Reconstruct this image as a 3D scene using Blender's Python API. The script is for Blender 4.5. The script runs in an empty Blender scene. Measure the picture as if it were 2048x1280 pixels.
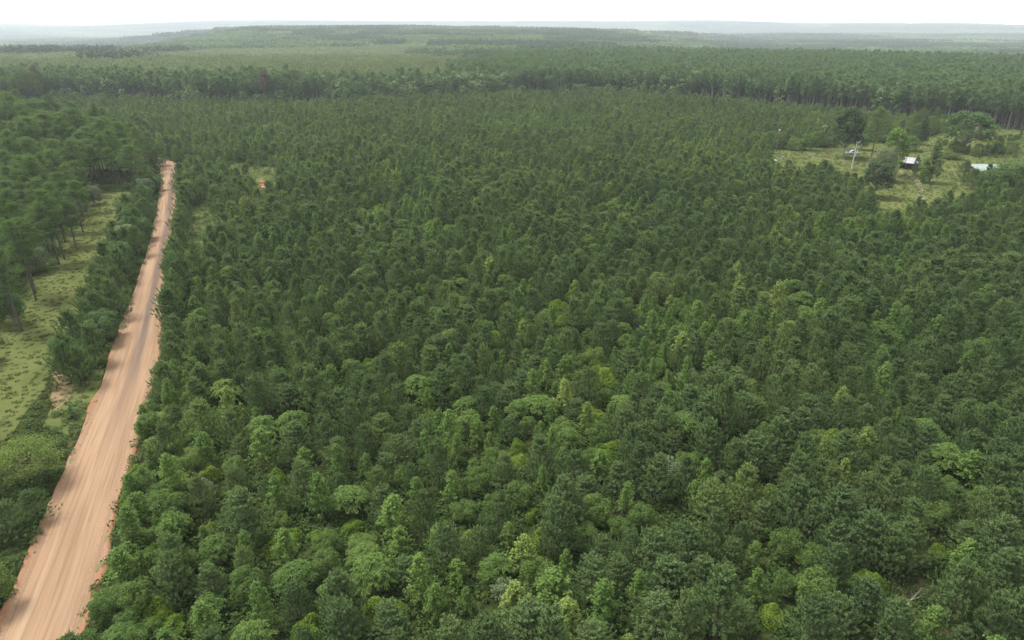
import bpy, math, random
import numpy as np

# ------------------------------------------------------------------ camera, sky, sun, exposure
SC = bpy.context.scene
COL = SC.collection
H = 50.0                                  # camera height above the young pine field
PITCH = math.radians(23.55)               # the horizon lies 595 px above the centre
F = 1365.0                                # focal length in photograph pixels (2048 wide)
cam_d = bpy.data.cameras.new('camera'); cam = bpy.data.objects.new('camera', cam_d); COL.objects.link(cam)
cam.location = (0, 0, H); cam.rotation_euler = (math.pi/2 - PITCH, 0, 0)
cam_d.sensor_width = 36; cam_d.lens = 36*F/2048; cam_d.clip_start = .5; cam_d.clip_end = 40000
SC.camera = cam

SUN_EL, SUN_AZ = math.radians(60), math.radians(-66)      # azimuth from straight ahead, negative = from the left
world = bpy.data.worlds.new('World'); SC.world = world; world.use_nodes = True
nt = world.node_tree; nt.nodes.clear()
sky = nt.nodes.new('ShaderNodeTexSky'); sky.sky_type = 'NISHITA'; sky.sun_disc = False
sky.sun_elevation = SUN_EL; sky.sun_rotation = SUN_AZ; sky.air_density = 1.0; sky.dust_density = 4.0
hsv = nt.nodes.new('ShaderNodeHueSaturation'); hsv.inputs['Saturation'].default_value = .35
mixw = nt.nodes.new('ShaderNodeMixRGB'); mixw.inputs[0].default_value = .72
mixw.inputs[2].default_value = (14.3, 14.4, 14.5, 1)          # an even layer of bright thin cloud
bg = nt.nodes.new('ShaderNodeBackground'); bg.inputs['Strength'].default_value = .07
wo = nt.nodes.new('ShaderNodeOutputWorld')
tcw = nt.nodes.new('ShaderNodeTexCoord'); cn = nt.nodes.new('ShaderNodeTexNoise')
mpw = nt.nodes.new('ShaderNodeMapping'); mpw.inputs['Scale'].default_value = (3, 3, 14)
cn.inputs['Scale'].default_value = 2.0; cn.inputs['Detail'].default_value = 5
crw = nt.nodes.new('ShaderNodeMapRange'); crw.inputs[1].default_value = .3; crw.inputs[2].default_value = .7
crw.inputs[3].default_value = .96; crw.inputs[4].default_value = 1.05
mulw = nt.nodes.new('ShaderNodeVectorMath'); mulw.operation = 'SCALE'
L = nt.links.new
L(sky.outputs[0], hsv.inputs['Color']); L(hsv.outputs[0], mixw.inputs[1])
L(tcw.outputs['Generated'], mpw.inputs[0]); L(mpw.outputs[0], cn.inputs['Vector']); L(cn.outputs[0], crw.inputs[0])
L(mixw.outputs[0], mulw.inputs[0]); L(crw.outputs[0], mulw.inputs['Scale'])
L(mulw.outputs[0], bg.inputs[0]); L(bg.outputs[0], wo.inputs[0])

sun_d = bpy.data.lights.new('sun', 'SUN'); sun_d.energy = 3.3; sun_d.angle = math.radians(20); sun_d.color = (1, .965, .91)
sun = bpy.data.objects.new('sun', sun_d); COL.objects.link(sun)
_d = np.array([math.sin(SUN_AZ)*math.cos(SUN_EL), math.cos(SUN_AZ)*math.cos(SUN_EL), math.sin(SUN_EL)])
from mathutils import Vector, Euler
sun.rotation_euler = Vector(-_d).to_track_quat('-Z', 'Y').to_euler()

vs = SC.view_settings; vs.view_transform = 'Standard'; vs.look = 'None'; vs.exposure = 1.14; vs.gamma = 1; vs.use_curve_mapping = False
SC.render.engine = 'CYCLES'
cy = SC.cycles
cy.max_bounces = 4; cy.diffuse_bounces = 2; cy.glossy_bounces = 2; cy.transmission_bounces = 4; cy.volume_bounces = 0; cy.transparent_max_bounces = 4
cy.use_adaptive_sampling = True; cy.adaptive_threshold = .01
SC.render.use_persistent_data = False

rng = np.random.default_rng(7)
HAZE_DENSITY = 1.1e-4
cy.denoising_prefilter = 'NONE'

# ------------------------------------------------------------------ pixel <-> place
CP, SP = math.cos(PITCH), math.sin(PITCH)
def px(x, y, z=0.0):
    """the point at height z seen at photograph pixel (x, y)"""
    dx, dy = (x-1024)/F, (y-640)/F
    d = np.array([dx, CP - dy*SP, -SP - dy*CP])
    t = (z-H)/d[2]
    return np.array([d[0]*t, d[1]*t])
def proj(x, y, z=0.0):
    x, y, z = np.asarray(x, float), np.asarray(y, float), np.asarray(z, float)
    dep = y*CP + (H-z)*SP
    up = -(H-z)*CP + y*SP
    dep = np.where(dep < 1, 1, dep)
    return 1024 + F*x/dep, 640 - F*up/dep, dep
def poly(pts, z=0.0): return np.array([px(a, b, z) for a, b in pts])
def inside(P, pts):
    x, y = pts[:, 0], pts[:, 1]; r = np.zeros(len(pts), bool); n = len(P); j = n-1
    for i in range(n):
        c = ((P[i, 1] > y) != (P[j, 1] > y))
        xs = (P[j, 0]-P[i, 0])*(y-P[i, 1])/((P[j, 1]-P[i, 1]) or 1e-9)+P[i, 0]
        r ^= c & (x < xs); j = i
    return r
def smooth(a, b, v):
    t = np.clip((v-a)/(b-a), 0, 1); return t*t*(3-2*t)
_perm = np.random.default_rng(3).random((256, 256))
def vnoise(x, y, s):
    x, y = np.asarray(x, float)/s+400.3, np.asarray(y, float)/s+400.7
    i, j = np.floor(x).astype(int), np.floor(y).astype(int); u, v = x-i, y-j
    u, v = u*u*(3-2*u), v*v*(3-2*v); g = lambda a, b: _perm[a % 256, b % 256]
    return (g(i, j)*(1-u)+g(i+1, j)*u)*(1-v)+(g(i, j+1)*(1-u)+g(i+1, j+1)*u)*v
def fbm(x, y, s): return (vnoise(x, y, s)*.55+vnoise(x, y, s*.47)*.28+vnoise(x, y, s*.21)*.17)

# ------------------------------------------------------------------ mesh helpers
def tag(o, label=None, cat=None, group=None, kind=None):
    if label: o['label'] = label
    if cat: o['category'] = cat
    if group: o['group'] = group
    if kind: o['kind'] = kind
    return o
def mesh_np(name, V, Fc, mats, mi=None, smoothf=False):
    me = bpy.data.meshes.new(name)
    V = np.asarray(V, np.float32); Fc = np.asarray(Fc, np.int32); n, k = Fc.shape
    me.vertices.add(len(V)); me.vertices.foreach_set('co', V.ravel())
    me.loops.add(n*k); me.loops.foreach_set('vertex_index', Fc.ravel())
    me.polygons.add(n); me.polygons.foreach_set('loop_start', np.arange(n, dtype=np.int32)*k)
    for m in (mats if isinstance(mats, (list, tuple)) else [mats]): me.materials.append(m)
    if mi is not None: me.polygons.foreach_set('material_index', np.asarray(mi, np.int32))
    if smoothf: me.polygons.foreach_set('use_smooth', np.ones(n, bool))
    me.update(calc_edges=True); me.validate(); return me
def link(name, me, parent=None, col=None):
    o = bpy.data.objects.new(name, me); (col or COL).objects.link(o)
    if parent is not None: o.parent = parent
    return o
def empty(name, loc, rz=0, sc=(1, 1, 1)):
    o = bpy.data.objects.new(name, None); COL.objects.link(o); o.empty_display_size = .3
    o.location = loc; o.rotation_euler = (0, 0, rz); o.scale = sc; return o
class Geo:
    """collects triangles"""
    def __init__(s): s.V = []; s.F = []; s.n = 0
    def add(s, V, Fc):
        V = np.asarray(V, float).reshape(-1, 3); Fc = np.asarray(Fc, int)
        if Fc.shape[1] == 4: Fc = np.concatenate([Fc[:, [0, 1, 2]], Fc[:, [0, 2, 3]]])
        s.V.append(V); s.F.append(Fc+s.n); s.n += len(V)
    def tube(s, P, R, k=6):
        P = np.asarray(P, float); R = np.asarray(R, float); n = len(P)
        a = np.arange(k)/k*2*np.pi
        T = np.gradient(P, axis=0); T /= np.linalg.norm(T, axis=1)[:, None]+1e-9
        ref = np.where(np.abs(T[:, 2:3]) > .9, np.array([[1., 0, 0]]), np.array([[0, 0, 1.]]))
        A = np.cross(T, ref); A /= np.linalg.norm(A, axis=1)[:, None]+1e-9; B = np.cross(T, A)
        V = P[:, None]+R[:, None, None]*(A[:, None]*np.cos(a)[None, :, None]+B[:, None]*np.sin(a)[None, :, None])
        i = np.arange(n-1)[:, None]*k; j = np.arange(k)[None]
        q = np.stack([i+j, i+(j+1) % k, i+k+(j+1) % k, i+k+j], -1).reshape(-1, 4)
        s.add(V.reshape(-1, 3), q)
    def box(s, c, d, rz=0, tilt=0):
        c = np.asarray(c, float); d = np.asarray(d, float)/2
        V = np.array([[x, y, z] for x in (-1, 1) for y in (-1, 1) for z in (-1, 1)])*d
        ct, st = math.cos(tilt), math.sin(tilt)
        V = np.stack([V[:, 0], V[:, 1]*ct-V[:, 2]*st, V[:, 1]*st+V[:, 2]*ct], 1)
        cz, sz = math.cos(rz), math.sin(rz)
        V = np.stack([V[:, 0]*cz-V[:, 1]*sz, V[:, 0]*sz+V[:, 1]*cz, V[:, 2]], 1)+c
        s.add(V, [[0, 1, 3, 2], [4, 6, 7, 5], [0, 4, 5, 1], [2, 3, 7, 6], [0, 2, 6, 4], [1, 5, 7, 3]])
    def cyl(s, a, b, r, k=10, r2=None):
        a, b = np.asarray(a, float), np.asarray(b, float)
        s.tube([a, b], [r, r if r2 is None else r2], k)
        for c, first in ((a, s.n-2*k), (b, s.n-k)):
            s.add([c], np.zeros((0, 3), int))
            ci = s.n-1; idx = np.arange(k)
            s.F.append(np.stack([np.full(k, ci), first+idx, first+(idx+1) % k], 1))
    def data(s):
        return np.concatenate(s.V), np.concatenate([f.reshape(-1, 3) for f in s.F])
    def mesh(s, name, mat, sm=False):
        V, Fc = s.data(); return mesh_np(name, V, Fc, mat, smoothf=sm)
def unit(v): return v/(np.linalg.norm(v, axis=-1, keepdims=True)+1e-9)
def blades(P, D, length, width, k, spread, r, out=None):
    """tufts: k thin triangles fanning from each point P about direction D"""
    n = len(P); P = np.repeat(P, k, 0); D = np.repeat(unit(D), k, 0)
    d = unit(D+r.normal(0, spread, (n*k, 3)))
    l = length*r.uniform(.7, 1.15, (n*k, 1))
    o_ = np.array([0, 0, 1.]) if out is None else np.repeat(unit(out), k, 0)           # faces look outward from the crown
    sd = unit(unit(np.cross(d, o_))+r.normal(0, .30, (n*k, 3)))*width/2
    V = np.stack([P-sd, P+sd, P+d*l], 1).reshape(-1, 3)
    return V, np.arange(n*k*3).reshape(-1, 3)
def leaves(P, N, size, r, droop=0.0):
    """one four-cornered leaf (two triangles, folded a little) at each point, facing along N"""
    n = len(P); N = unit(N+r.normal(0, .38, (n, 3)))
    t = unit(np.cross(N, r.normal(0, 1, (n, 3)))); b = np.cross(N, t)
    s = size*r.uniform(.65, 1.25, (n, 1))
    t[:, 2] -= droop; t = unit(t)
    V = np.stack([P-t*s*.5, P+b*s*.36-N*s*.08, P+t*s*.62, P-b*s*.36-N*s*.08], 1).reshape(-1, 3)
    i = np.arange(n)[:, None]*4
    return V, np.concatenate([i+np.array([[0, 1, 2]]), i+np.array([[0, 2, 3]])])

# ------------------------------------------------------------------ materials
def nodes_of(name):
    m = bpy.data.materials.new(name); m.use_nodes = True; t = m.node_tree; t.nodes.clear(); return m, t
def mat_foliage(name, c1, c2, c3, trans=.28, rough=.6, var=.32):
    """leaf colour that differs from tree to tree (c1..c2, some c3) and from leaf to leaf"""
    m, t = nodes_of(name); N = t.nodes.new; K = t.links.new
    oi = N('ShaderNodeObjectInfo'); ge = N('ShaderNodeNewGeometry')
    rp = N('ShaderNodeValToRGB'); e = rp.color_ramp.elements
    e[0].position = 0; e[0].color = (*c1, 1); e[1].position = .72; e[1].color = (*c2, 1)
    x = e.new(1.0); x.color = (*c3, 1)
    nz = N('ShaderNodeTexNoise'); nz.inputs['Scale'].default_value = .035; nz.inputs['Detail'].default_value = 2
    K(oi.outputs['Location'], nz.inputs['Vector'])
    ma = N('ShaderNodeMath'); ma.operation = 'MULTIPLY_ADD'; ma.inputs[1].default_value = .65
    mb = N('ShaderNodeMath'); mb.operation = 'MULTIPLY_ADD'; mb.inputs[1].default_value = 1.5; mb.inputs[2].default_value = -.55
    K(nz.outputs[0], mb.inputs[0]); K(oi.outputs['Random'], ma.inputs[0]); K(mb.outputs[0], ma.inputs[2]); K(ma.outputs[0], rp.inputs[0])
    mr = N('ShaderNodeMapRange'); mr.inputs[3].default_value = 1-var; mr.inputs[4].default_value = 1+var
    K(ge.outputs['Random Per Island'], mr.inputs[0])
    sc = N('ShaderNodeVectorMath'); sc.operation = 'SCALE'; K(rp.outputs[0], sc.inputs[0]); K(mr.outputs[0], sc.inputs['Scale'])
    p = N('ShaderNodeBsdfPrincipled'); p.inputs['Roughness'].default_value = rough; p.inputs['Specular IOR Level'].default_value = .06
    tr = N('ShaderNodeBsdfTranslucent'); tw = N('ShaderNodeVectorMath'); tw.operation = 'MULTIPLY'; tw.inputs[1].default_value = (1.25, 1.35, .7)
    K(sc.outputs[0], p.inputs['Base Color']); K(sc.outputs[0], tw.inputs[0]); K(tw.outputs[0], tr.inputs[0])
    mx = N('ShaderNodeMixShader'); mx.inputs[0].default_value = trans; K(p.outputs[0], mx.inputs[1]); K(tr.outputs[0], mx.inputs[2])
    o = N('ShaderNodeOutputMaterial'); K(mx.outputs[0], o.inputs[0]); return m
def mat_noise(name, cols, scale, rough=.9, bump=0, detail=6, stretch=(1, 1, 1), coord='Object', bscale=None, metal=0, spec=.3):
    m, t = nodes_of(name); N = t.nodes.new; K = t.links.new
    tc = N('ShaderNodeTexCoord'); mp = N('ShaderNodeMapping'); mp.inputs['Scale'].default_value = stretch
    nz = N('ShaderNodeTexNoise'); nz.inputs['Scale'].default_value = scale; nz.inputs['Detail'].default_value = detail; nz.inputs['Roughness'].default_value = .65
    rp = N('ShaderNodeValToRGB'); e = rp.color_ramp.elements
    for i, (pos, c) in enumerate(cols):
        q = e[i] if i < 2 else e.new(pos); q.position = pos; q.color = (*c, 1)
    K(tc.outputs[coord], mp.inputs[0]); K(mp.outputs[0], nz.inputs['Vector']); K(nz.outputs[0], rp.inputs[0])
    p = N('ShaderNodeBsdfPrincipled'); p.inputs['Roughness'].default_value = rough; p.inputs['Metallic'].default_value = metal; p.inputs['Specular IOR Level'].default_value = spec
    K(rp.outputs[0], p.inputs['Base Color'])
    if bump:
        n2 = N('ShaderNodeTexNoise'); n2.inputs['Scale'].default_value = bscale or scale*4; n2.inputs['Detail'].default_value = 5
        b = N('ShaderNodeBump'); b.inputs['Strength'].default_value = bump; b.inputs['Distance'].default_value = .1
        K(mp.outputs[0], n2.inputs['Vector']); K(n2.outputs[0], b.inputs['Height']); K(b.outputs[0], p.inputs['Normal'])
    o = N('ShaderNodeOutputMaterial'); K(p.outputs[0], o.inputs[0]); return m
M = {}
M['young'] = mat_foliage('young_pine_needles', (0.086, 0.136, 0.055), (0.113, 0.168, 0.064), (0.151, 0.205, 0.077), .3)
M['dark'] = mat_foliage('dark_leaves', (.026, .046, .020), (.036, .060, .024), (.050, .075, .028), .22)
M['light'] = mat_foliage('light_pine_needles', (0.122, 0.176, 0.061), (0.151, 0.210, 0.073), (0.181, 0.235, 0.082), .35)
M['pine'] = mat_foliage('old_pine_needles', (0.077, 0.126, 0.046), (0.104, 0.160, 0.055), (0.134, 0.185, 0.064), .35)
M['far_pine'] = mat_foliage('far_pine_needles', (0.088, 0.142, 0.066), (0.116, 0.176, 0.077), (0.142, 0.198, 0.086), .34)
M['patch_pine'] = mat_foliage('far_slope_needles', (.034, .060, .032), (.048, .078, .036), (.068, .098, .042), .2)
M['patch_pale'] = mat_foliage('pale_slope_needles', (.105, .140, .062), (.130, .165, .074), (.15, .18, .082), .3)
M['pale_pine'] = mat_foliage('pale_pine_needles', (.150, .195, .085), (.18, .225, .10), (.20, .24, .11), .35)
M['gum'] = mat_foliage('sapling_leaves', (0.063, 0.115, 0.030), (0.100, 0.160, 0.037), (0.157, 0.210, 0.053), .34, .6)
M['shrub'] = mat_foliage('shrub_leaves', (0.055, 0.094, 0.024), (0.082, 0.128, 0.031), (0.132, 0.172, 0.049), .32, .6)
M['sumac'] = mat_foliage('compound_leaves', (0.064, 0.112, 0.029), (0.090, 0.142, 0.035), (0.127, 0.175, 0.046), .32, .6)
M['vine'] = mat_foliage('vine_leaves', (.085, .140, .020), (.120, .180, .026), (.150, .205, .036), .35, .6)
M['grey'] = mat_foliage('grey_green_leaves', (.082, .112, .055), (.105, .135, .068), (.14, .16, .085), .25, .6)
M['oak'] = mat_foliage('oak_leaves', (0.045, 0.082, 0.026), (0.066, 0.112, 0.033), (0.098, 0.145, 0.044), .28, .6)
M['lime'] = mat_foliage('feathery_leaves', (.095, .140, .030), (.115, .160, .036), (.13, .175, .042), .35, .6)
M['hard'] = mat_foliage('hardwood_leaves', (0.058, 0.105, 0.040), (0.092, 0.145, 0.050), (0.136, 0.185, 0.077), .28, .5)
M['dead'] = mat_foliage('dead_needles', (.105, .072, .05), (.12, .082, .055), (.13, .09, .06), .15)
M['weed'] = mat_foliage('weed_leaves', (.036, .064, .018), (.052, .086, .022), (.085, .118, .034), .3)
M['grass'] = mat_foliage('grass_blades', (.050, .066, .020), (.066, .080, .025), (.085, .090, .034), .3, .7, .18)
M['bark'] = mat_noise('pine_bark', [(.3, (.05, .042, .034)), (.7, (.095, .08, .064))], 6, bump=.5, stretch=(1, 1, .25))
M['bark_grey'] = mat_noise('grey_bark', [(.3, (.10, .095, .075)), (.7, (.19, .18, .15))], 5, bump=.4, stretch=(1, 1, .3))
M['snag'] = mat_noise('bleached_wood', [(.3, (.26, .24, .22)), (.7, (.48, .45, .42))], 4, bump=.4, stretch=(1, 1, .2))

# ------------------------------------------------------------------ ground
def R_of(x, y): return np.hypot(x, y), np.degrees(np.arctan2(x, y))
def ground_z(x, y):
    r, a = R_of(np.asarray(x, float), np.asarray(y, float))
    left = 1-smooth(-30.5, -18.5, a)                 # valley behind the pale plantation
    right = smooth(4, 20, a)
    hill = (1-left)*(1-right)
    zh = (3*smooth(1000, 1400, r)+15*smooth(1480, 2300, r))*(1-smooth(-1, 16, a)*.3)-55*smooth(2900, 4600, r)
    zl = -58*smooth(1350, 2700, r)
    zr = -30*smooth(880, 1700, r)-12*smooth(2200, 3600, r)+14*smooth(3600, 4600, r)-16*smooth(4600, 6000, r)
    z = left*zl+hill*zh+right*zr
    z = z+smooth(650, 1500, r)*(vnoise(x, y, 420)-.5)*11+smooth(1500, 4000, r)*(vnoise(x, y, 1500)-.5)*26+smooth(1600, 2600, r)*(vnoise(x+300, y, 620)-.5)*18
    ridge = 62+26*np.exp(-((a-7)/10)**2)+16*np.exp(-((a+16)/8)**2)-12*smooth(18, 33, a)+22*(vnoise(a*60, r*.02, 340)-.5)
    z = z+smooth(6300, 8600, r)*ridge
    return np.where(r < 640, 0, z)
m, t = nodes_of('forest_floor'); N = t.nodes.new; K = t.links.new
tc = N('ShaderNodeTexCoord')
def tnoise(s, d=6):
    n = N('ShaderNodeTexNoise'); n.inputs['Scale'].default_value = s; n.inputs['Detail'].default_value = d; K(tc.outputs['Object'], n.inputs['Vector']); return n
def ramp(fac, cols):
    r = N('ShaderNodeValToRGB'); e = r.color_ramp.elements
    for i, (p_, c) in enumerate(cols):
        q = e[i] if i < 2 else e.new(p_); q.position = p_; q.color = (*c, 1)
    K(fac, r.inputs[0]); return r
n1, n2, n3 = tnoise(.09), tnoise(1.3), tnoise(6)
r1 = ramp(n1.outputs[0], [(.38, (.024, .036, .012)), (.62, (.050, .050, .024)), (.55, (.034, .046, .016))])
r2 = ramp(n2.outputs[0], [(.35, (.45, .45, .45)), (.65, (1.25, 1.2, 1.1))])
mm = N('ShaderNodeMixRGB'); mm.blend_type = 'MULTIPLY'; mm.inputs[0].default_value = 1; K(r1.outputs[0], mm.inputs[1]); K(r2.outputs[0], mm.inputs[2])
p = N('ShaderNodeBsdfPrincipled'); p.inputs['Roughness'].default_value = 1; p.inputs['Specular IOR Level'].default_value = 0; K(mm.outputs[0], p.inputs['Base Color'])
b = N('ShaderNodeBump'); b.inputs['Distance'].default_value = .15; b.inputs['Strength'].default_value = .8; K(n3.outputs[0], b.inputs['Height']); K(b.outputs[0], p.inputs['Normal'])
o = N('ShaderNodeOutputMaterial'); K(p.outputs[0], o.inputs[0]); M['floor'] = m

rings = np.concatenate([[0.5], np.linspace(40, 640, 12), np.geomspace(660, 10500, 90)])
na = 360; A = np.arange(na)/na*2*np.pi
RR, AA = np.meshgrid(rings, A, indexing='ij'); X, Y = RR*np.sin(AA), RR*np.cos(AA)
V = np.stack([X, Y, ground_z(X, Y)], -1).reshape(-1, 3)
i = np.arange(len(rings)-1)[:, None]*na; j = np.arange(na)[None]
Q = np.stack([i+j, i+na+j, i+na+(j+1) % na, i+(j+1) % na], -1).reshape(-1, 4)[:, ::-1]
terrain = tag(link('ground', mesh_np('ground', V, Q, M['floor'], smoothf=True)), 'rolling forest floor of dark litter and low green growth', kind='structure')

# the dirt road: edges read from the photograph on the flat ground
LE = [(-60, 1400), (0, 1245), (60, 1100), (110, 990), (160, 870), (215, 740), (250, 640), (277, 565), (293, 520), (306, 480), (318, 440), (324, 400), (327, 370), (327, 342), (322, 324)]
RE = [(130, 1400), (176, 1280), (187, 1190), (217, 1080), (247, 970), (272, 880), (302, 780), (322, 690), (333, 610), (336, 560), (343, 500), (350, 450), (352, 400), (353, 370), (353, 345), (346, 322)]
LW, RW = poly(LE), poly(RE)
cen = []
for yy in list(np.arange(28, 232, 4.0)):
    xl = np.interp(yy, LW[:, 1], LW[:, 0]); xr = np.interp(yy, RW[:, 1], RW[:, 0])
    cen.append(((xl+xr)/2, yy, max((xr-xl)/2*.90, 2.7)))
def smooth1(a, n=3):
    for _ in range(n): a = np.concatenate([[a[0]], (a[:-2]+2*a[1:-1]+a[2:])/4, [a[-1]]])
    return a
cen = np.array(cen); cen = np.stack([smooth1(cen[:, 0], 6), cen[:, 1], smooth1(cen[:, 2], 6)], 1)
lastp = cen[-1]; tgt = [px(343, 346), px(338, 333), px(322, 323), px(290, 316), px(215, 296), px(148, 272), px(60, 257), px(-120, 245)]
ext = [(q[0], q[1], 3.1) for q in tgt]
ctrl = np.array([tuple(lastp)]+ext); tt = np.arange(len(ctrl)); ts = np.linspace(0, len(ctrl)-1, 60)
extf = np.stack([smooth1(np.interp(ts, tt, ctrl[:, k]), 10) for k in range(3)], 1)
back = np.array([[cen[0, 0]+.36*d, cen[0, 1]-d, cen[0, 2]] for d in (60, 40, 20)])
ROAD = np.concatenate([back, cen, extf[1:]])
def road_dist(x, y):
    """distance to the road's centre line; side < 0 on its left"""
    P = np.stack([np.asarray(x, float), np.asarray(y, float)], -1); best = np.full(P.shape[:-1], 1e9)
    for k in range(len(ROAD)-1):
        a, c = ROAD[k, :2], ROAD[k+1, :2]; d = c-a; u = np.clip(((P-a)@d)/(d@d+1e-9), 0, 1)
        best = np.minimum(best, np.linalg.norm(P-(a+u[..., None]*d), axis=-1))
    xr = np.interp(P[..., 1], ROAD[:, 1], ROAD[:, 0])
    return best, np.where(P[..., 0] < xr, -1, 1)

m, t = nodes_of('red_sand_road'); N = t.nodes.new; K = t.links.new
uv = N('ShaderNodeUVMap'); uv.uv_map = 'uv'; sx = N('ShaderNodeSeparateXYZ'); K(uv.outputs[0], sx.inputs[0])
def unoise(sx_, sy_, s=1.0, d=6, w=0):
    mp = N('ShaderNodeMapping'); mp.inputs['Scale'].default_value = (sx_, sy_, 1); mp.inputs['Location'].default_value = (w, w, 0)
    n = N('ShaderNodeTexNoise'); n.inputs['Scale'].default_value = s; n.inputs['Detail'].default_value = d; K(uv.outputs[0], mp.inputs[0]); K(mp.outputs[0], n.inputs['Vector']); return n
def mix(fac, a, c, mode='MIX'):
    q = N('ShaderNodeMixRGB'); q.blend_type = mode
    for s_, v in ((0, fac), (1, a), (2, c)):
        if hasattr(v, 'links') or hasattr(v, 'is_linked'): K(v, q.inputs[s_])
        elif isinstance(v, (int, float)): q.inputs[s_].default_value = v
        else: q.inputs[s_].default_value = (*v, 1)
    return q.outputs[0]
def mrange(v, a, c, d=0., e=1.):
    q = N('ShaderNodeMapRange'); q.interpolation_type = 'SMOOTHSTEP'; K(v, q.inputs[0])
    for k_, w in enumerate((a, c, d, e)): q.inputs[1+k_].default_value = w
    return q.outputs[0]
def math2(op, a, c):
    q = N('ShaderNodeMath'); q.operation = op
    for k_, v in enumerate((a, c)):
        if isinstance(v, (int, float)): q.inputs[k_].default_value = v
        else: K(v, q.inputs[k_])
    return q.outputs[0]
base = ramp(unoise(.25, .06, 1).outputs[0], [(.3, (.178, .112, .066)), (.7, (.232, .151, .092))]).outputs[0]
streak = unoise(3.4, .05, 1, 10, 3).outputs[0]
base = mix(mrange(streak, .45, .62, 0, .6), base, (.134, .086, .055))
pale = unoise(1.5, .03, 1, 5, 17).outputs[0]
base = mix(mrange(pale, .5, .68, 0, .6), base, (.255, .180, .118))
# compacted brown wheel path, strongest on the far half
ax = math2('ABSOLUTE', math2('SUBTRACT', sx.outputs[0], .45), 0)
wob = math2('ADD', ax, math2('MULTIPLY', math2('SUBTRACT', unoise(.8, .05, 1, 4, 9).outputs[0], .5), 1.6))
dark = math2('MULTIPLY', mrange(wob, 1.25, .2), math2('MULTIPLY', mrange(sx.outputs[1], 100, 150), mrange(sx.outputs[1], 330, 280)))
base = mix(math2('MULTIPLY', dark, .9), base, (.092, .066, .050))
# gravelly shoulders and red clay edges
edge = math2('ABSOLUTE', sx.outputs[0], 0)
grit = unoise(5, 4, 1, 8, 5).outputs[0]
base = mix(math2('MULTIPLY', mrange(edge, 2.1, 2.9), mrange(grit, .42, .62, 0, .75)), base, (.155, .093, .058))
base = mix(math2('MULTIPLY', mrange(edge, 3.0, 3.9), mrange(unoise(.9, .3, 1, 6, 8).outputs[0], .35, .6)), base, (.195, .092, .048))
base = mix(math2('MULTIPLY', mrange(edge, 2.6, 3.6), mrange(unoise(1.1, .45, 1, 7, 31).outputs[0], .56, .63)), base, (.10, .10, .045))
p = N('ShaderNodeBsdfPrincipled'); p.inputs['Roughness'].default_value = .95; p.inputs['Specular IOR Level'].default_value = .15; K(base, p.inputs['Base Color'])
hgt = math2('ADD', math2('MULTIPLY', streak, .5), math2('MULTIPLY', grit, .5))
b = N('ShaderNodeBump'); b.inputs['Distance'].default_value = .12; b.inputs['Strength'].default_value = .7; K(hgt, b.inputs['Height']); K(b.outputs[0], p.inputs['Normal'])
o = N('ShaderNodeOutputMaterial'); K(p.outputs[0], o.inputs[0]); M['road'] = m

def ribbon(name, path, mat, prof, seg=1.0, wob=0.0, label=None):
    """a strip along path (x, y, halfwidth); prof = [(u of halfwidth, height)], uv in metres"""
    d = np.concatenate([[0], np.cumsum(np.linalg.norm(np.diff(path[:, :2], axis=0), axis=1))])
    s = np.arange(0, d[-1], seg); P = np.stack([np.interp(s, d, path[:, k]) for k in range(3)], 1)
    T = unit(np.gradient(P[:, :2], axis=0)); Nn = np.stack([T[:, 1], -T[:, 0]], 1)
    V, U = [], []
    rr = np.random.default_rng(5)
    for (u, h) in prof:
        side = np.sign(u); e = 1+(wob*(fbm(s, s*0+side*50+9, 7)-.5)*2 if abs(u) > .8 else 0)
        c = u*P[:, 2]*e; hh = h+(.07*(fbm(s, s*0+u*40, 1.7)-.5) if abs(u) > .6 and h > -.05 else 0)
        V.append(np.stack([P[:, 0]+Nn[:, 0]*c, P[:, 1]+Nn[:, 1]*c, np.full(len(s), 0.)+hh], 1)); U.append(np.stack([c, s], 1))
    V, U = np.stack(V, 1), np.stack(U, 1); n, k = V.shape[:2]
    i = np.arange(n-1)[:, None]*k; j = np.arange(k-1)[None]
    Q = np.stack([i+j, i+j+1, i+k+j+1, i+k+j], -1).reshape(-1, 4)
    me = mesh_np(name, V.reshape(-1, 3), Q, mat, smoothf=True)
    ul = me.uv_layers.new(name='uv'); idx = np.zeros(len(me.loops), np.int32); me.loops.foreach_get('vertex_index', idx)
    ul.data.foreach_set('uv', U.reshape(-1, 2)[idx].astype(np.float32).ravel())
    return tag(link(name, me), label, kind='structure')
ribbon('dirt_road', ROAD, M['road'], [(-1.16, -.1), (-1.08, .24), (-1.0, .16), (-.9, .05), (-.78, .03), (-.62, .14), (-.4, .2), (-.2, .22), (0, .25), (.2, .22), (.4, .2), (.62, .13), (.78, .03), (.9, .06), (1.0, .18), (1.08, .26), (1.16, -.1)], .8, .13,
       'sandy red dirt road running away between young pines and a grass strip')

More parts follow.
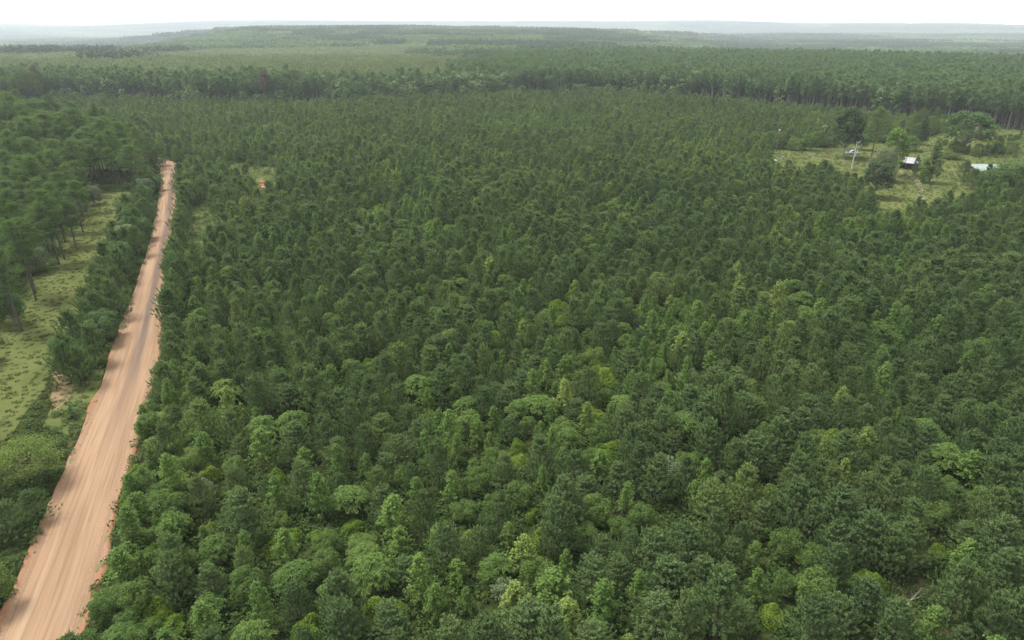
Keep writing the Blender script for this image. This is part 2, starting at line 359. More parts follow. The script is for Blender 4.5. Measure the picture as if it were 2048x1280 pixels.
# open ground: clearing by the sheds, grass strip left of the road, small glade, verge
M['meadow'] = mat_noise('meadow_grass', [(.3, (.048, .064, .020)), (.75, (.104, .104, .042)), (.5, (.072, .086, .028))], .12, bump=.8, detail=10, bscale=3, spec=0)
M['track'] = mat_noise('sandy_track', [(.3, (.075, .08, .03)), (.72, (.13, .105, .063))], .9, bump=.5, detail=8)
M['clay'] = mat_noise('red_clay', [(.3, (.26, .105, .05)), (.7, (.36, .175, .09))], .8, bump=.5)
CLEAR = poly([(1535, 322), (1545, 300), (1590, 293), (1660, 298), (1720, 285), (1800, 290), (1845, 280), (1900, 262), (1990, 250), (2120, 255), (2160, 330), (2060, 372), (1972, 360), (1950, 400), (1900, 420), (1855, 438), (1755, 440), (1730, 408), (1690, 372), (1600, 352), (1540, 340)])
SCRUB = poly([(1880, 296), (1900, 262), (1990, 250), (2160, 252), (2180, 322), (2040, 325), (1960, 318)])
GLADE = poly([(452, 340), (470, 328), (560, 338), (572, 350), (562, 384), (542, 418), (508, 412), (495, 372), (475, 360)])
VERGE = poly([(372, 420), (410, 405), (430, 430), (424, 510), (405, 560), (374, 540), (366, 480)])
def patch(name, P, mat, z, label, grow=4, step=3.0):
    c = P.mean(0); d = [P]
    ring = []
    for k in range(len(P)):
        a, e = P[k], P[(k+1) % len(P)]; n = max(1, int(np.linalg.norm(e-a)/step))
        for q in range(n): ring.append(a+(e-a)*q/n)
    ring = np.array(ring); dirs = unit(ring-c); ring = ring+dirs*(grow*(.4+1.2*fbm(ring[:, 0], ring[:, 1], 9)))[:, None]
    me = bpy.data.meshes.new(name); n = len(ring)
    me.from_pydata([(*q, z) for q in ring]+[(c[0], c[1], z)], [], [(n, k, (k+1) % n) for k in range(n)]); me.materials.append(mat)
    return tag(link(name, me), label, kind='structure')
patch('meadow', CLEAR, M['meadow'], .008, 'mown yellow green grass clearing round the metal sheds', 5)
patch('glade', GLADE, M['meadow'], .008, 'small grassy glade among the young pines right of the road', 2)
patch('verge', VERGE, M['meadow'], .008, 'thin grassy gap beside the road behind roadside pines', 2)
patch('clay_bank', poly([(517, 362), (532, 360), (537, 376), (522, 379)]), M['clay'], .02, 'patch of bare red clay below the small glade', .6, 1.0)
patch('roadside_grass', poly([(206, 742), (160, 742), (118, 800), (90, 850), (150, 868), (176, 820)]), M['meadow'], .004, 'grassy verge between the bare patch and the left road edge', .6, 1.0)
# grass strip: between the roadside trees and the old pines
st = ROAD[(ROAD[:, 1] > 36) & (ROAD[:, 1] < 226)].copy(); tan = unit(np.gradient(st[:, :2], axis=0)); nor = np.stack([tan[:, 1], -tan[:, 0]], 1)
wig = (fbm(st[:, 1], st[:, 1]*0+3, 30)-.5)*4
STRIP = np.column_stack([st[:, 0]-nor[:, 0]*(17.5+wig*.6), st[:, 1]-nor[:, 1]*(17.5+wig*.6), 6.6+0*wig])
STRIP = STRIP[STRIP[:, 1].argsort()]
ribbon('grass_strip', STRIP, M['meadow'], [(-1, .006), (-.5, .008), (0, .01), (.5, .008), (1, .006)], 2.0, .3, 'open grass strip between roadside trees and old pines')
M['bare'] = mat_noise('bare_sand', [(.36, (.060, .072, .024)), (.62, (.185, .125, .078)), (.5, (.135, .10, .058))], .7, bump=.5, detail=9, spec=0)
patch('sandy_patch', poly([(150, 682), (158, 700), (150, 740), (140, 790), (112, 815), (104, 790), (120, 745), (135, 700)]), M['bare'], .022, 'irregular bare sandy patch on the grass left of the road', 1.0, .6)
for nm, pts, w, lab in (('footpath', [(1848, 412), (1838, 390), (1842, 372), (1832, 358), (1812, 347), (1790, 338), (1757, 326), (1705, 323), (1650, 318), (1600, 313)], .85, 'pale sandy track curving through the grass clearing'),):
    c = poly(pts); tq = np.linspace(0, len(c)-1, 50); c = np.stack([np.interp(tq, np.arange(len(c)), c[:, k]) for k in (0, 1)], 1)
    c = np.stack([smooth1(c[:, 0], 8), smooth1(c[:, 1], 8)], 1)
    ribbon(nm, np.column_stack([c, np.full(len(c), w)*(.7+.6*fbm(c[:, 0], c[:, 1], 12))]), M['track'], [(-1, .018), (0, .022), (1, .018)], 1.0, .45, lab)

# ------------------------------------------------------------------ tree kinds: each returns (crown, trunk) geometry, unit sizes in metres
def young_pine(seed, Ht=6.0, Rm=2.15):
    r = np.random.default_rng(seed); cr, tk = Geo(), Geo(); UP = np.array([0, 0, 1.])
    lean = r.normal(0, .12, 2); axis = lambda z: np.array([lean[0]*(z/Ht)**2, lean[1]*(z/Ht)**2, z])
    zs = np.linspace(0, Ht*.96, 6); tk.tube([axis(z) for z in zs], .085*(1-zs/Ht)+.012, 5)
    P, D = [], []
    def shoot(c, d, l, n):
        d = unit(d); P.append(c+d*np.linspace(0, l, n)[:, None]); D.append(np.tile(d, (n, 1)))
    z = .5; base = r.uniform(0, 6); asym = r.uniform(0, 2*np.pi)
    while z < Ht-.45:
        t_ = z/Ht; R = Rm*(1-t_)**.92*1.16*(.72+.28*min(1, t_*5))*r.uniform(.78, 1.14); nb = r.integers(5, 7); base += 1.1
        for k in range(nb):
            a = base+k*2*np.pi/nb+r.normal(0, .25); Lb = R*r.uniform(.68, 1.14)*(1+.15*math.cos(a-asym))
            rise = .20+.55*t_+r.normal(0, .12); o = axis(z+r.normal(0, .13)); dirh = np.array([math.cos(a), math.sin(a), 0]); sd = np.array([-dirh[1], dirh[0], 0])
            at = lambda u: o+dirh*Lb*u+UP*Lb*(rise*u+.25*u*u)
            tk.tube(np.array([at(0), at(.5), at(1)]), np.array([.024, .016, .006]), 3)
            shoot(at(.9), dirh*.45+UP*.85, .55, 6)
            shoot(at(.28), dirh*.7+UP*.7, .4, 3); shoot(at(.55), dirh*.6+UP*.8, .4, 3)
            for u0 in (.46, .74):
                for sg in (-1, 1):
                    l2 = Lb*.42*(1.2-u0*.5); c = at(u0)+sd*sg*l2*.75+dirh*l2*.35+UP*l2*.1
                    shoot(c, dirh*.3+sd*sg*.3+UP*.9+r.normal(0, .12, 3), .42*r.uniform(.7, 1.2), 5)
        z += r.uniform(.46, .64)
    shoot(axis(Ht-1.0), UP, 1.35, 12)
    for k in range(5): shoot(axis(Ht-.95)+r.normal(0, .06, 3), np.array([math.cos(k*1.26), math.sin(k*1.26), 1.9]), .5, 5)
    P, D = np.concatenate(P), np.concatenate(D)
    O = P*np.array([1, 1, 0])+np.array([0, 0, .55])*Rm*(.5+P[:, 2:3]/Ht)
    cr.add(*blades(P, D, .24, .085, 8, .52, r, O)); return cr, tk

def old_pine(seed, Ht=12.0, Rm=2.6, base=.42, blade=.34, width=.07, k=8, nb=46, sub=5, tuft=8, flat=.5, bend=.5):
    r = np.random.default_rng(seed); cr, tk = Geo(), Geo()
    lean = r.normal(0, bend, 2); axis = lambda z: np.array([lean[0]*(z/Ht)**1.6, lean[1]*(z/Ht)**1.6, z])
    zs = np.linspace(-.1, Ht*.95, 9); tk.tube([axis(max(z, 0))+[0, 0, min(z, 0)] for z in zs], .165*Ht/12*(1-.9*np.clip(zs/Ht, 0, 1))+.015, 7)
    P, D = [], []
    for q in range(nb):
        t_ = (q+r.uniform(0, 1))/nb; z = Ht*(base+(1-base)*.97*t_)
        prof = math.sin(math.pi*min(1, .30+.70*t_)**.9)**.75 if t_ > .15 else .55+2*t_
        Lb = Rm*max(.18, prof)*r.uniform(.55, 1.15); a = q*2.4+r.normal(0, .35); rise = .05+.75*t_+r.normal(0, .12)
        dirh = np.array([math.cos(a), math.sin(a), 0]); o = axis(z); s = np.linspace(0, 1, 4)
        bp = o+dirh*(Lb*s)[:, None]+np.array([0, 0, 1.])*(Lb*(rise*s-.1*s+.2*s*s))[:, None]
        tk.tube(bp, np.array([.05, .035, .022, .008])*Ht/12, 4)
        for w in range(sub):
            u = 1-.7*(w/sub)*r.uniform(.5, 1.1); c = o+dirh*Lb*u+np.array([0, 0, Lb*(rise*u-.1*u+.2*u*u)])+r.normal(0, .28, 3)*np.array([1, 1, .4])*Rm/2.6
            e = r.normal(0, 1, (tuft, 3)); e = unit(e)*r.uniform(.35, 1, (tuft, 1))*np.array([.55, .55, .55*flat])*Rm/2.6
            P.append(c+e); D.append(unit(e)*.6+np.array([0, 0, .55])+dirh*.25)
    P, D = np.concatenate(P), np.concatenate(D)
    O = P*np.array([1, 1, 0])+np.array([0, 0, .6])*Rm*(.4+P[:, 2:3]/Ht)
    cr.add(*blades(P, D, blade, width, k, .55, r, O)); return cr, tk

def lobed(seed, Ht, W, nl, leaf, per, trunk=.25, base=.12, up=.55, cone=0.0, fork=True, droop=0.0, tr=.05, inner=.6, lobe=.30):
    """broad crown: leaf-covered lobes on limbs"""
    r = np.random.default_rng(seed); cr, tk = Geo(), Geo(); P, Nn = [], []
    top = np.array([r.normal(0, .06)*W, r.normal(0, .06)*W, Ht*.8])
    tk.tube([(0, 0, -.1), top*np.array([.3, .3, .4]), top], np.array([tr, tr*.7, tr*.15])*Ht/4, 6)
    for q in range(nl):
        g = (q+.5)/nl; phi = q*2.39996+r.normal(0, .3); zc = base+(1-base)*(g**.8)*.9
        rad = (1-abs(zc-.45)**1.7*1.6) if not cone else (1-zc)**.8*(1-cone*.2)
        rad = max(.08, rad)*W*.5*r.uniform(.55, .95)
        c = np.array([math.cos(phi)*rad, math.sin(phi)*rad, zc*Ht])
        lr = W*lobe*r.uniform(.6, 1.15)*(1 if not cone else max(.35, 1-zc*.8)); n = int(per*(lr/(W*lobe))**2)
        d = unit(r.normal(0, 1, (n, 3))+np.array([0, 0, up])); rr = r.uniform(inner, 1.08, (n, 1))**.6
        pt = c+d*rr*lr*np.array([1, 1, .72])
        keep = pt[:, 2] > .08
        P.append(pt[keep]); Nn.append((d*.7+np.array([0, 0, .75]))[keep])
        st_ = np.array([0, 0, max(.1*Ht, c[2]*.55)]); tk.tube([st_, (st_+c)/2+[0, 0, .05*Ht], c], np.array([tr*.45, tr*.3, tr*.08])*Ht/4, 4)
    cr.add(*leaves(np.concatenate(P), np.concatenate(Nn), leaf, r, droop)); return cr, tk

def gum(seed, Ht=5.2, W=2.8):
    """upright sapling: rising branches with clustered star leaves"""
    r = np.random.default_rng(seed); cr, tk = Geo(), Geo(); P, Nn = [], []
    tk.tube([(0, 0, -.1), (0.03, 0, Ht*.5), (0, .03, Ht*.97)], np.array([.06, .04, .01]), 5)
    nb = 40
    for q in range(nb):
        t_ = (q+.5)/nb; z = Ht*(.12+.83*t_); Lb = W*.52*(1-t_)**.7*r.uniform(.65, 1.12)+.12; a = q*2.4+r.normal(0, .3)
        dr = np.array([math.cos(a), math.sin(a), .45+.4*t_]); o = np.array([0, 0, z]); tk.tube([o, o+dr*Lb], np.array([.018, .006]), 3)
        for u in np.arange(.35, 1.05, .16):
            c = o+dr*Lb*u; n = r.integers(7, 12); e = r.normal(0, .14, (n, 3)); P.append(c+e); Nn.append(unit(e)*.5+dr*.3+np.array([0, 0, .7]))
    P.append(np.array([[0, 0, Ht]])+r.normal(0, .1, (12, 3))); Nn.append(np.tile([0, 0, 1.], (12, 1)))
    cr.add(*leaves(np.concatenate(P), np.concatenate(Nn), .21, r, .15)); return cr, tk

def frondy(seed, Ht=3.2, W=3.2, nst=15):
    """shrub of stems, each ending in a rosette of drooping compound leaves"""
    r = np.random.default_rng(seed); cr, tk = Geo(), Geo(); P, Nn = [], []
    for q in range(nst):
        a = q*2.4; rad = W*.42*math.sqrt((q+.3)/nst); z = Ht*(1-.45*(rad/(W*.42))**2)*r.uniform(.75, 1.0)
        e = np.array([math.cos(a)*rad, math.sin(a)*rad, z]); tk.tube([e*np.array([.3, .3, 0]), e*np.array([.75, .75, .6]), e], np.array([.03, .022, .012]), 4)
        for f in range(11):
            b = f*2*np.pi/11+r.normal(0, .2); l = r.uniform(.6, .95); dh = np.array([math.cos(b), math.sin(b), 0]); s = np.linspace(.15, 1, 9)
            mid = e+dh*(l*s)[:, None]+np.array([0, 0, 1.])*(l*(.55*s-.75*s*s))[:, None]; sd = np.array([-dh[1], dh[0], 0])
            for sg in (-1, 1): P.append(mid+sd*sg*.085); Nn.append(np.tile(np.array([0, 0, 1.])+sd*sg*.25+dh*.15, (len(s), 1)))
    cr.add(*leaves(np.concatenate(P), np.concatenate(Nn), .17, r, .0)); return cr, tk

def mound(seed, Ht=2.2, W=3.6, n=3400):
    """low dome wholly covered by climbing leaves"""
    r = np.random.default_rng(seed); cr, tk = Geo(), Geo()
    a = r.uniform(0, 2*np.pi, n); q = np.sqrt(r.uniform(0, 1, n)); ph = r.uniform(0, 6, 4)
    edge = 1+.22*np.sin(2*a+ph[0])+.13*np.sin(3*a+ph[1]); x, y = np.cos(a)*q*W*.5*edge, np.sin(a)*q*W*.5*edge
    z = Ht*(1-q**2.4)**.6*(.8+.2*np.sin(x*2.6+ph[2])*np.sin(y*2.6+ph[3]))*r.uniform(.86, 1.04, n)+.05
    Nn = np.stack([np.cos(a)*q**2, np.sin(a)*q**2, 1.0-.5*q], 1)
    cr.add(*leaves(np.stack([x, y, z], 1), Nn, .16, r, .1))
    tk.tube([(0, 0, -.1), (.1, .05, Ht*.5), (0, .1, Ht*.85)], np.array([.06, .04, .01]), 4); return cr, tk

def feathery(seed, Ht=6.5, W=7.5):
    """light airy tree with level sprays of fine leaflets"""
    r = np.random.default_rng(seed); cr, tk = Geo(), Geo(); P, Nn = [], []
    tk.tube([(0, 0, -.1), (.15, .1, Ht*.35), (0, .3, Ht*.75)], np.array([.13, .1, .03]), 7)
    for q in range(52):
        a = q*2.4; t_ = (q+.5)/52; z = Ht*(.38+.55*t_**.8); rad = W*.5*(1-.55*t_**2)*r.uniform(.45, 1)
        c = np.array([math.cos(a)*rad, math.sin(a)*rad, z]); st_ = np.array([0, .1, Ht*(.3+.4*t_)]); tk.tube([st_, (st_+c)/2+[0, 0, .3], c], np.array([.045, .03, .01]), 4)
        n = 130; e = r.normal(0, 1, (n, 3))*np.array([.55, .55, .17]); P.append(c+e); Nn.append(np.tile([0, 0, 1.], (n, 1))+e*.3)
    cr.add(*leaves(np.concatenate(P), np.concatenate(Nn), .17, r, .25)); return cr, tk

def weed(seed, n=60, Ht=.8, W=1.3):
    r = np.random.default_rng(seed); cr = Geo()
    a = r.uniform(0, 6.3, n); q = np.sqrt(r.uniform(0, 1, n))*W*.5; z = r.uniform(.15, 1, n)*Ht*(1-.5*(q/W*2)**2)
    cr.add(*leaves(np.stack([np.cos(a)*q, np.sin(a)*q, z], 1), np.tile([0, 0, 1.], (n, 1)), .2, r, .1)); return cr, None
def tussock(seed, n=46, Ht=.32, W=1.1):
    r = np.random.default_rng(seed); cr = Geo(); q = r.uniform(-1, 1, (n, 3))*np.array([W*.5, W*.5, 0])
    cr.add(*blades(q, np.tile([0, 0, 1.], (n, 1)), Ht, .05, 3, .5, r)); return cr, None
def dead_tree(seed, Ht=10.0):
    r = np.random.default_rng(seed); tk = Geo()
    tk.tube([(0, 0, -.1), (.2, 0, Ht*.35), (.15, .1, Ht*.7), (.4, .1, Ht)], np.array([.24, .18, .11, .03]), 7)
    tk.tube([(.2, 0, Ht*.38), (-.6, .2, Ht*.6), (-.7, .3, Ht*.86)], np.array([.13, .08, .02]), 6)
    for q in range(12):
        z = Ht*r.uniform(.4, .95); a = r.uniform(0, 6.3); l = r.uniform(.7, 1.8); o = np.array([.18, .05, z]); d = np.array([math.cos(a), math.sin(a), r.uniform(.1, .7)])
        tk.tube([o, o+d*l*.5, o+d*l+[0, 0, .2]], np.array([.05, .03, .008]), 4)
    return None, tk

LIB = {}       # kind -> list of (crown mesh, trunk mesh, joined mesh)
def make_kind(kind, builder, seeds, leafmat, barkmat='bark', **kw):
    out = []
    for s in seeds:
        c, tk = builder(s, **kw)
        cm = c.mesh(kind+'_crown', M[leafmat]) if c else None
        tm = tk.mesh(kind+'_trunk', M[barkmat], True) if tk else None
        if c and tk:
            V1, F1 = c.data(); V2, F2 = tk.data()
            jm = mesh_np(kind+'_whole', np.concatenate([V1, V2]), np.concatenate([F1, F2+len(V1)]), [M[leafmat], M[barkmat]], np.concatenate([np.zeros(len(F1)), np.ones(len(F2))]))
        else: jm = cm or tm
        out.append((cm, tm, jm))
    LIB[kind] = out
make_kind('young_pine', young_pine, range(1, 8), 'young')
make_kind('light_pine', young_pine, range(14, 18), 'light', Ht=5.8, Rm=2.25)
make_kind('bushy_pine', young_pine, range(11, 14), 'young', Ht=5.6, Rm=2.75)
make_kind('old_pine', old_pine, range(20, 27), 'pine', Rm=3.0, Ht=13.6, nb=46, base=.48, bend=.7)
make_kind('tall_pine', old_pine, range(30, 35), 'far_pine', 'bark_grey', Ht=18.0, Rm=2.7, base=.52, blade=.75, width=.2, k=6, nb=30, sub=4, tuft=5, flat=.6, bend=.4)
make_kind('dead_pine', old_pine, [36], 'dead', 'bark_grey', Ht=19.0, Rm=3.4, base=.45, blade=.7, width=.15, k=6, nb=34, sub=4, tuft=6, flat=.7)
make_kind('pale_pine', old_pine, range(40, 43), 'pale_pine', 'bark_grey', Ht=11.0, Rm=2.2, base=.25, blade=.7, width=.26, k=6, nb=22, sub=3, tuft=4)
make_kind('gum', gum, range(50, 54), 'gum', 'bark_grey')
make_kind('round_shrub', lobed, range(60, 64), 'shrub', 'bark_grey', Ht=3.4, W=3.2, nl=19, leaf=.145, per=300, lobe=.22, up=.3)
make_kind('grey_shrub', lobed, range(64, 66), 'grey', 'bark_grey', Ht=3.0, W=2.4, nl=11, leaf=.17, per=180)
make_kind('sumac', frondy, range(66, 69), 'sumac', 'bark_grey')
make_kind('vine', mound, range(70, 73), 'vine', 'bark_grey')
make_kind('oak', lobed, range(80, 84), 'oak', 'bark_grey', Ht=7.5, W=7.0, nl=34, leaf=.26, per=230, lobe=.19, base=.2, tr=.1)
make_kind('grey_oak', lobed, range(84, 86), 'grey', 'bark_grey', Ht=7.5, W=7.0, nl=34, leaf=.26, per=230, lobe=.19, base=.2, tr=.1)
make_kind('big_oak', lobed, range(86, 88), 'oak', 'bark_grey', Ht=15, W=16, nl=52, leaf=.5, per=190, lobe=.13, base=.33, tr=.07, inner=.4)
make_kind('lime_tree', lobed, range(88, 90), 'gum', 'bark_grey', Ht=11, W=7.5, nl=34, leaf=.42, per=150, lobe=.18, base=.25, tr=.06, inner=.4)
make_kind('dark_oak', lobed, range(186, 188), 'dark', 'bark_grey', Ht=15, W=12, nl=52, leaf=.5, per=170, lobe=.14, base=.3, tr=.07, inner=.4)
make_kind('layered', lobed, [189], 'oak', 'bark', Ht=13, W=7.5, nl=60, leaf=.4, per=150, lobe=.17, base=.1, cone=.3, tr=.05)
make_kind('cone_tree', lobed, range(90, 92), 'dark', 'bark', Ht=13, W=7.5, nl=56, leaf=.42, per=150, lobe=.2, base=.08, cone=.3, tr=.05)
make_kind('feathery', feathery, [94, 95], 'lime', 'bark')
make_kind('cedar', lobed, [96], 'pine', 'bark', Ht=3.2, W=2.0, nl=22, leaf=.15, per=190, lobe=.24, base=.06, cone=.8)
make_kind('hardwood', lobed, range(97, 101), 'hard', 'bark_grey', Ht=14, W=9, nl=20, leaf=.95, per=42, lobe=.22, base=.3, tr=.05)
make_kind('weed', weed, range(110, 114), 'weed')
make_kind('tussock', tussock, range(115, 118), 'grass')
make_kind('snag', dead_tree, [120, 121], 'pine', 'snag')

# far forest patches: many small crowns standing on one square of ground
def far_patch(seed, size, spacing, Ht, rad, blade, nb, leafk):
    r = np.random.default_rng(seed); cr = Geo(); P, D, Z = [], [], []
    n = int(size/spacing)
    gx, gy = np.meshgrid((np.arange(n)+.5)/n-.5, (np.arange(n)+.5)/n-.5); c = np.stack([gx.ravel(), gy.ravel()], 1)*size+r.normal(0, spacing*.3, (n*n, 2))
    for q in c:
        h = Ht*r.uniform(.62, 1.2); rr = rad*r.uniform(.7, 1.25); d = unit(r.normal(0, 1, (nb, 3))+np.array([0, 0, .25]))
        P.append(np.array([*q, h*.72])+d*np.array([rr, rr, h*.27])*.85); D.append(d+np.array([0, 0, .15]))
    cr.add(*leaves(np.concatenate(P), np.concatenate(D), blade, r)); return cr, None
make_kind('patch_pine', far_patch, [130, 131, 132], 'patch_pine', size=60, spacing=5.6, Ht=17, rad=2.7, blade=1.5, nb=44, leafk=0)
make_kind('patch_hard', far_patch, [133, 134], 'hard', size=60, spacing=7.0, Ht=16, rad=4.2, blade=2.4, nb=50, leafk=0)
make_kind('patch_pale', far_patch, [135, 136], 'patch_pale', size=60, spacing=4.3, Ht=9.5, rad=1.7, blade=1.0, nb=26, leafk=0)
make_kind('patch_wide', far_patch, [137, 138, 139], 'patch_pine', size=240, spacing=12.0, Ht=20, rad=7.0, blade=5.0, nb=18, leafk=0)
make_kind('patch_wide_hard', far_patch, [140], 'hard', size=240, spacing=12.0, Ht=19, rad=7.5, blade=5.0, nb=18, leafk=0)

# ------------------------------------------------------------------ scattering
PROTO = {}
def proto_collection(kinds):
    key = '+'.join(kinds)
    if key in PROTO: return PROTO[key]
    c = bpy.data.collections.new('models_'+key[:40]); table = {}; n = 0
    for kd in kinds:
        table[kd] = []
        for (_, _, jm) in LIB[kd]:
            ob = bpy.data.objects.new('a%03d_%s' % (n, kd), jm); c.objects.link(ob); table[kd].append(n); n += 1
    PROTO[key] = (c, table); return PROTO[key]
def scatter(name, label, items):
    """items: dict kind -> array rows (x, y, z, rotz, sx, sy, sz); one object of instances, kind stuff"""
    items = {k: v for k, v in items.items() if len(v)}
    kinds = sorted(items); col, table = proto_collection(kinds)
    r = np.random.default_rng(len(name)); A, I = [], []
    for kd in kinds:
        a = np.asarray(items[kd], float); A.append(a); I.append(r.choice(table[kd], len(a)))
    A, I = np.concatenate(A), np.concatenate(I); n = len(A)
    me = bpy.data.meshes.new(name); me.vertices.add(n); me.vertices.foreach_set('co', A[:, :3].astype(np.float32).ravel())
    rot = np.column_stack([r.normal(0, .04, n), r.normal(0, .04, n), A[:, 3]]).astype(np.float32)
    if name.startswith('distant'): rot[:, :2] = 0
    me.attributes.new('rot', 'FLOAT_VECTOR', 'POINT').data.foreach_set('vector', rot.ravel())
    me.attributes.new('scl', 'FLOAT_VECTOR', 'POINT').data.foreach_set('vector', A[:, 4:7].astype(np.float32).ravel())
    me.attributes.new('idx', 'INT', 'POINT').data.foreach_set('value', I.astype(np.int32))
    ob = link(name, me); tag(ob, label, kind='stuff')
    g = bpy.data.node_groups.new(name, 'GeometryNodeTree')
    g.interface.new_socket('Geometry', in_out='INPUT', socket_type='NodeSocketGeometry'); g.interface.new_socket('Geometry', in_out='OUTPUT', socket_type='NodeSocketGeometry')
    N = g.nodes.new; K = g.links.new
    gi, go, ip, ci = N('NodeGroupInput'), N('NodeGroupOutput'), N('GeometryNodeInstanceOnPoints'), N('GeometryNodeCollectionInfo')
    ci.inputs[0].default_value = col; ci.inputs['Separate Children'].default_value = True; ci.inputs['Reset Children'].default_value = True
    ip.inputs['Pick Instance'].default_value = True
    def at(nm, ty):
        q = N('GeometryNodeInputNamedAttribute'); q.data_type = ty; q.inputs[0].default_value = nm; return q.outputs[0]
    K(gi.outputs[0], ip.inputs['Points']); K(ci.outputs[0], ip.inputs['Instance'])
    K(at('idx', 'INT'), ip.inputs['Instance Index']); K(at('scl', 'FLOAT_VECTOR'), ip.inputs['Scale'])
    e2r = N('FunctionNodeEulerToRotation'); K(at('rot', 'FLOAT_VECTOR'), e2r.inputs[0]); K(e2r.outputs[0], ip.inputs['Rotation'])
    K(ip.outputs[0], go.inputs[0])
    md = ob.modifiers.new('scatter', 'NODES'); md.node_group = g; return ob
def rows(pts, smin, smax, wide=.12, z=None, r=rng, hvar=.1):
    n = len(pts)
    if not n: return np.zeros((0, 7))
    s = r.uniform(smin, smax, n); w = s*(1+r.normal(0, wide, n)).clip(.7, 1.4)
    zz = ground_z(pts[:, 0], pts[:, 1]) if z is None else np.full(n, z)
    return np.column_stack([pts, zz, r.uniform(0, 2*np.pi, n), w, w, s*(1+r.normal(0, hvar, n)).clip(.75, 1.3)])
def individual(name, kind, row, label, cat, group, parts=('crown', 'trunk')):
    q = rngi.integers(len(LIB[kind])); c, tm, _ = LIB[kind][q]
    root = empty(name, row[:3], row[3], row[4:7]); tag(root, label, cat, group)
    if c: link('crown', c, root)
    if tm: link('trunk', tm, root)
    return root
rngi = np.random.default_rng(99)
ORD = ['', 'first', 'second', 'third', 'fourth', 'fifth', 'sixth', 'seventh', 'eighth', 'ninth', 'tenth', 'eleventh', 'twelfth', 'thirteenth', 'fourteenth', 'fifteenth', 'sixteenth', 'seventeenth', 'eighteenth', 'nineteenth', 'twentieth']
TENS = {2: 'twenty', 3: 'thirty', 4: 'forty', 5: 'fifty', 6: 'sixty', 7: 'seventy', 8: 'eighty', 9: 'ninety'}
TENTH = {3: 'thirtieth', 4: 'fortieth', 5: 'fiftieth', 6: 'sixtieth', 7: 'seventieth', 8: 'eightieth', 9: 'ninetieth'}
def nth(n):
    if n <= 20: return ORD[n]
    if n > 99: return '%dth' % n
    return TENTH[n//10] if n % 10 == 0 else TENS[n//10]+'-'+ORD[n % 10]

# ------------------------------------------------------------------ where things grow
EDGE_PX = [(-250, 190), (0, 188), (150, 187), (400, 196), (600, 194), (800, 186), (1000, 177), (1100, 175), (1200, 177), (1300, 181), (1400, 187), (1500, 194), (1600, 203), (1700, 211), (1800, 220), (1900, 229), (2048, 241), (2300, 262)]
_e = np.array([px(a, b_, 5.5) for a, b_ in EDGE_PX]); _er, _ea = np.hypot(_e[:, 0], _e[:, 1]), np.degrees(np.arctan2(_e[:, 0], _e[:, 1]))
def r_edge(a): return np.interp(a, _ea, _er)
def grid(x0, x1, y0, y1, sx, sy, ang, jit, r):
    c = np.array([(x0+x1)/2, (y0+y1)/2]); hw = math.hypot(x1-x0, y1-y0)/2
    g = np.stack(np.meshgrid(np.arange(-hw, hw, sx), np.arange(-hw, hw, sy)), -1).reshape(-1, 2); g = g+r.normal(0, jit, g.shape)
    ca, sa = math.cos(ang), math.sin(ang); g = g@np.array([[ca, sa], [-sa, ca]])+c
    return g[(g[:, 0] > x0) & (g[:, 0] < x1) & (g[:, 1] > y0) & (g[:, 1] < y1)]
def in_frame(P, z=0, m=(-260, 2310, 0, 1480)):
    u, v, d = proj(P[:, 0], P[:, 1], z); return (u > m[0]) & (u < m[1]) & (v > m[2]) & (v < m[3])
GAP = poly([(1735, 1165), (1800, 1135), (1870, 1150), (1905, 1200), (1865, 1262), (1760, 1255)])
OPEN = [CLEAR, GLADE, VERGE]

# ---- the young pine field, right of the road
G = grid(-520, 560, 18, 640, 3.55, 3.1, math.radians(24), .38, rng)
rr, aa = R_of(G[:, 0], G[:, 1]); G = G[(rr < r_edge(aa)-1) & in_frame(G)]
dr, side = road_dist(G[:, 0], G[:, 1]); hwid = np.interp(G[:, 1], cen[:, 1], cen[:, 2])
ok = (side > 0) & (dr > hwid+2.0)
for P_ in OPEN+[GAP]: ok &= ~inside(P_, G)
ok &= fbm(G[:, 0], G[:, 1], 14) > .24                              # gaps in the stand
G, dr = G[ok], dr[ok]; y_ = G[:, 1]
nb_ = fbm(G[:, 0]+77, G[:, 1], 26)
pb = .09+.55*smooth(.50, .68, nb_)+.62*np.exp(-np.clip(dr-5, 0, None)/7)*(y_ < 130)+.07*smooth(100, 60, y_)+.36*smooth(95, 55, y_)*smooth(52, -5, G[:, 0])
pb += .34*smooth(170, 330, y_)*smooth(.36, .56, fbm(G[:, 0], G[:, 1]+31, 40))
isb = rng.random(len(G)) < np.clip(pb, 0, .9)
field = {k: [] for k in ('young_pine', 'bushy_pine', 'gum', 'round_shrub', 'sumac', 'vine', 'grey_shrub')}
PN = G[~isb]; ch = rng.random(len(PN))
hs = .82+.36*fbm(PN[:, 0]+9, PN[:, 1]+4, 33)                       # stand height changes slowly
def with_height(P, a, b_):
    R_ = rows(P, a, b_); h_ = .84+.40*fbm(P[:, 0]+9, P[:, 1]+4, 33); R_[:, 4:7] *= h_[:, None]; R_[:, 6] *= np.where(rng.random(len(P)) < .08, 1.2, .93); R_[:, 4:6] *= 1.04; return R_
lt = rng.random(len(PN)) < .80*smooth(150, 330, PN[:, 1])*(.55+.9*(fbm(PN[:, 0]+5, PN[:, 1]+60, 45)-.3))+.05
field['light_pine'] = with_height(PN[lt], .66, 1.16); PN, ch = PN[~lt], ch[~lt]
field['young_pine'] = with_height(PN[ch > .3], .62, 1.16); field['bushy_pine'] = with_height(PN[ch <= .3], .62, 1.1)
BL = G[isb]; ch = rng.random(len(BL))
